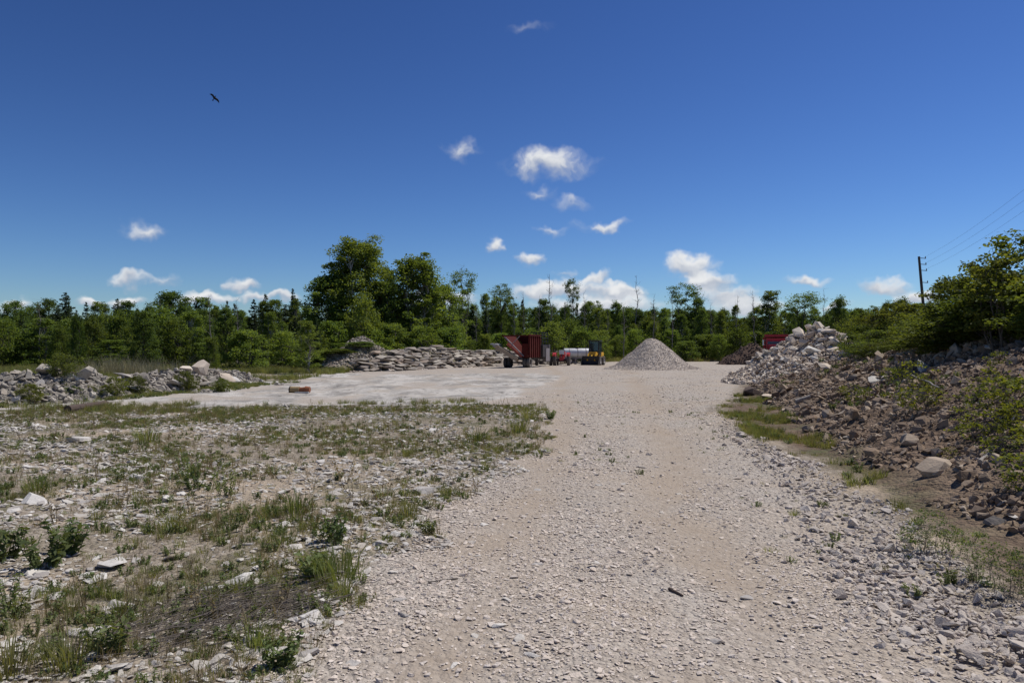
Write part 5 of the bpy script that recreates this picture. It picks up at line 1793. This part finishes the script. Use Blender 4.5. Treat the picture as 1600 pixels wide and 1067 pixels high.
# pale dead reeds behind the rubble heap
xs, ys = rng.normal(-19.2, 1.3, 150), rng.normal(37, 1.0, 150)
rm = [tuft('reed_%d' % i, 300 + i, 26, 1.5, .25, .014, 'reed', .18) for i in range(3)]
o = scatter('reeds', np.stack([xs, ys, HT(xs, ys)], 1), np.stack([xs * 0, xs * 0, rng.uniform(0, 6, 150)], 1), np.stack([np.ones(150)] * 3, 1) * rng.uniform(.45, .85, 150)[:, None], rng.integers(0, 3, 150), src_coll('src_reeds', rm))
tag(o, 'stand of pale dead reeds behind the grey rubble heap', 'reeds', None, 'stuff')

# single leafy weeds that can be told apart
PM = {'tuft': [tuft('big_tuft_%d' % i, 320 + i, 130, .26, .14, .006, 'grass', .65) for i in range(3)],
      'leafy': [forb('leafy_%d' % i, 330 + i, 13, .24, .024, 'forb', 16, .08, 2.6) for i in range(3)],
      'spiky': [forb('spiky_%d' % i, 340 + i, 8, .36, .018, 'forb', 24, .10, 3.0) for i in range(3)],
      'stemmy': [forb('stemmy_%d' % i, 350 + i, 5, .42, .026, 'dry_grass', 14, .06, 1.7) for i in range(2)]}
WE = [(520, 850, 'leafy', 1.0, 'dark leafy weed standing alone near the field\'s middle front'), (465, 805, 'tuft', 1.15, 'thick green grass tuft with a dry stalk in the field'), (640, 805, 'tuft', .8, 'grass tuft just beyond the bright white block'),
      (75, 885, 'leafy', 1.15, 'bushy dark green weed in the left foreground'), (105, 865, 'leafy', 1.2, 'second bushy weed behind the left foreground one'), (10, 875, 'leafy', 1.2, 'leafy weed cut by the left picture edge'),
      (310, 765, 'spiky', 1.1, 'tall weed with upright leafy stems beside the sandy patch'), (355, 775, 'spiky', .9, 'upright leafy weed right of the taller one by the sandy patch'), (540, 755, 'stemmy', .9, 'single thin stem with yellowish leaves on the sandy patch'),
      (20, 955, 'spiky', .8, 'spiky weed at the left edge below the leafy ones'), (300, 745, 'spiky', .9, 'upright weed behind the tall leafy one'), (490, 905, 'leafy', .9, 'leafy weed beside the thick tuft near the road edge'),
      (530, 910, 'tuft', 1.1, 'thick green tuft at the road edge'), (375, 925, 'tuft', .55, 'grass tuft in front of the large white flat stone'), (510, 890, 'tuft', .8, 'tuft behind the thick one at the road edge'),
      (670, 835, 'leafy', .55, 'small leafy weed at the road edge right of the white block'), (600, 778, 'tuft', .7, 'low tuft between the sandy patch and the road'), (745, 690, 'tuft', 1.2, 'grass tuft far back near the road edge'),
      (810, 675, 'tuft', 1.5, 'large grass tuft at the far right corner of the field'), (828, 655, 'tuft', 1.3, 'grass tuft at the tip of the field beside the road'), (700, 775, 'tuft', .7, 'small tuft beside the lumpy white stone'),
      (445, 850, 'tuft', .7, 'tuft left of the lone dark leafy weed'), (365, 830, 'spiky', .7, 'spiky weed on the near edge of the sandy patch'), (110, 1040, 'tuft', .9, 'tuft in the bottom left corner'), (170, 1020, 'leafy', .8, 'leafy weed near the bottom left corner'),
      (440, 1040, 'leafy', .7, 'leafy weed near the bottom below the brush heap'), (400, 1010, 'tuft', .7, 'tuft at the lower edge of the brush heap'), (600, 790, 'stemmy', .7, 'thin dry weed beyond the white block'), (15, 1050, 'tuft', .9, 'dry tuft cut by the bottom left corner'),
      (270, 830, 'tuft', .8, 'tuft on the lower rim of the sandy patch'), (60, 770, 'tuft', 1.0, 'tuft right beside the wide pale slab'), (230, 690, 'tuft', 1.4, 'tuft in the grassy part below the dark log'), (860, 655, 'leafy', 1.0, 'dark small weed alone on the gravel beside the field tip'),
      (1480, 915, 'leafy', .5, 'bright green sprig in the coarse gravel at right'), (1240, 805, 'tuft', .35, 'tiny green tuft in the middle of the gravel road right side'), (530, 750, 'leafy', .5, 'low green weed at the foot of the thin yellowish stem')]
for i, (px, py, kd, s, lb) in enumerate(WE):
    a, b_, c = hit(px, py)
    me = PM[kd][i % len(PM[kd])]
    o = obj({'tuft': 'grass_tuft', 'leafy': 'leafy_weed', 'spiky': 'leafy_weed', 'stemmy': 'dry_weed'}[kd], me, None, (a, b_, c - .01), (0, 0, rl.uniform(0, 6.28)), (s, s, s))
    tag(o, lb, 'grass tuft' if kd == 'tuft' else 'weed', None)

# ------------------------------------------------------------------ heap of dead twigs in the foreground
rnd = random.Random(77)
ax_, ay_, _ = hit(430, 945)
bx_, by_, _ = hit(255, 995)
segs = []
for k in range(300):
    f = rnd.uniform(-.15, 1.15)
    c = Vector((ax_ + (bx_ - ax_) * f + rnd.gauss(0, .25), ay_ + (by_ - ay_) * f + rnd.gauss(0, .24), 0))
    an = math.atan2(by_ - ay_, bx_ - ax_) + rnd.gauss(0, .5)
    L_ = rnd.uniform(.15, .62)
    d = Vector((math.cos(an), math.sin(an), 0)) * L_ / 2
    p, q = c - d, c + d
    p.z, q.z = hz(p.x, p.y) + rnd.uniform(.005, .07), hz(q.x, q.y) + rnd.uniform(.005, .07)
    rad = rnd.choice([.0015, .002, .0025, .0035])
    segs += bent(p, q, rad, rad * .5, rnd, 3, .03)
tv, tf = limbs(segs, 4)
o = obj('brush_heap', mesh_arr('brush_heap', tv, tf, 'twig'))
tag(o, 'low heap of dead grey twigs lying in the weeds in the foreground', 'twigs')

# ------------------------------------------------------------------ log, rusty cylinder, sticks
def log_between(name, pa, pb, r0, r1, mat, label, cat, lift=0.0, seed=1):
    a, b_ = hit(*pa), hit(*pb)
    rnd_ = random.Random(seed)
    p, q = Vector((a[0], a[1], hz(a[0], a[1]) + r0 + lift)), Vector((b_[0], b_[1], hz(b_[0], b_[1]) + r1 + lift))
    sg = bent(p, q, r0, r1, rnd_, 5, .008)
    tv_, tf_ = limbs(sg, 10)
    k0 = len(tv_)
    me = bpy.data.meshes.new(name)
    me.from_pydata([tuple(v) for v in tv_], [], [tuple(f) for f in tf_] + [tuple(range(9, -1, -1)), tuple(range(k0 - 10, k0))])
    me.materials.append(M[mat])
    o_ = obj(name, me)
    return tag(o_, label, cat)
log_between('log', (106, 646), (166, 634), .10, .07, 'log', 'dark brown log lying at the near edge of the bedrock', 'log')
log_between('stick', (1243, 635), (1266, 626), .07, .05, 'grey_log', 'weathered grey log end lying in the rubble by the pale rock pile', 'log', .05, 3)
log_between('stick', (1425, 600), (1468, 622), .018, .01, 'grey_log', 'thin pale stick leaning over the bank seedlings', 'stick', .15, 4)
log_between('stick', (1530, 728), (1548, 712), .025, .02, 'grey_log', 'short grey stick right of the tan boulder', 'stick', .02, 5)
log_between('stick', (670, 912), (716, 905), .010, .006, 'twig', 'thin brown curved stick lying on the gravel road', 'stick', 0, 6)
log_between('stick', (1045, 922), (1066, 932), .012, .008, 'log', 'short dark bark strip on the gravel road', 'stick', 0, 7)
a, b_, c = hit(469, 614)
t = thing('rusty_drum', (a, b_, c), R_(-8), 'short rusty yellow-brown steel cylinder lying on the bedrock', 'scrap')
MB().cyl((-.36, 0, .11), (-.02, .02, .11), .115, None, 18).build('barrel', 'ochre', t, True)
MB().cyl((-.375, 0, .11), (-.34, 0, .11), .125, None, 18).build('end_ring', 'black_paint', t, True)
MB().cyl((-.04, .02, .11), (.20, .05, .12), .085, .10, 18).cyl((.18, .05, .12), (.34, .06, .12), .125, .10, 18).build('coupling', 'rusty', t, True)
MB().box((.12, -.12, .03), (.5, .08, .04), (0, 0, .06)).build('strip', 'pallet', t)

# ------------------------------------------------------------------ labels: tell look-alikes apart by their order
ORD = ['first', 'second', 'third', 'fourth', 'fifth', 'sixth', 'seventh', 'eighth', 'ninth', 'tenth', 'eleventh', 'twelfth', 'thirteenth', 'fourteenth', 'fifteenth', 'sixteenth']
bpy.context.view_layer.update()
same = {}
for o in scene.objects:
    if o.parent is None and o.get('label') and o.get('kind') is None:
        same.setdefault(o['label'], []).append(o)
for lb, os_ in same.items():
    if 1 < len(os_) <= 16 and len(lb.split()) <= 13:
        os_.sort(key=lambda o: o.location.x / max(o.location.y, .1))
        for k, o in enumerate(os_):
            o['label'] = '%s, %s from left' % (lb, ORD[k])
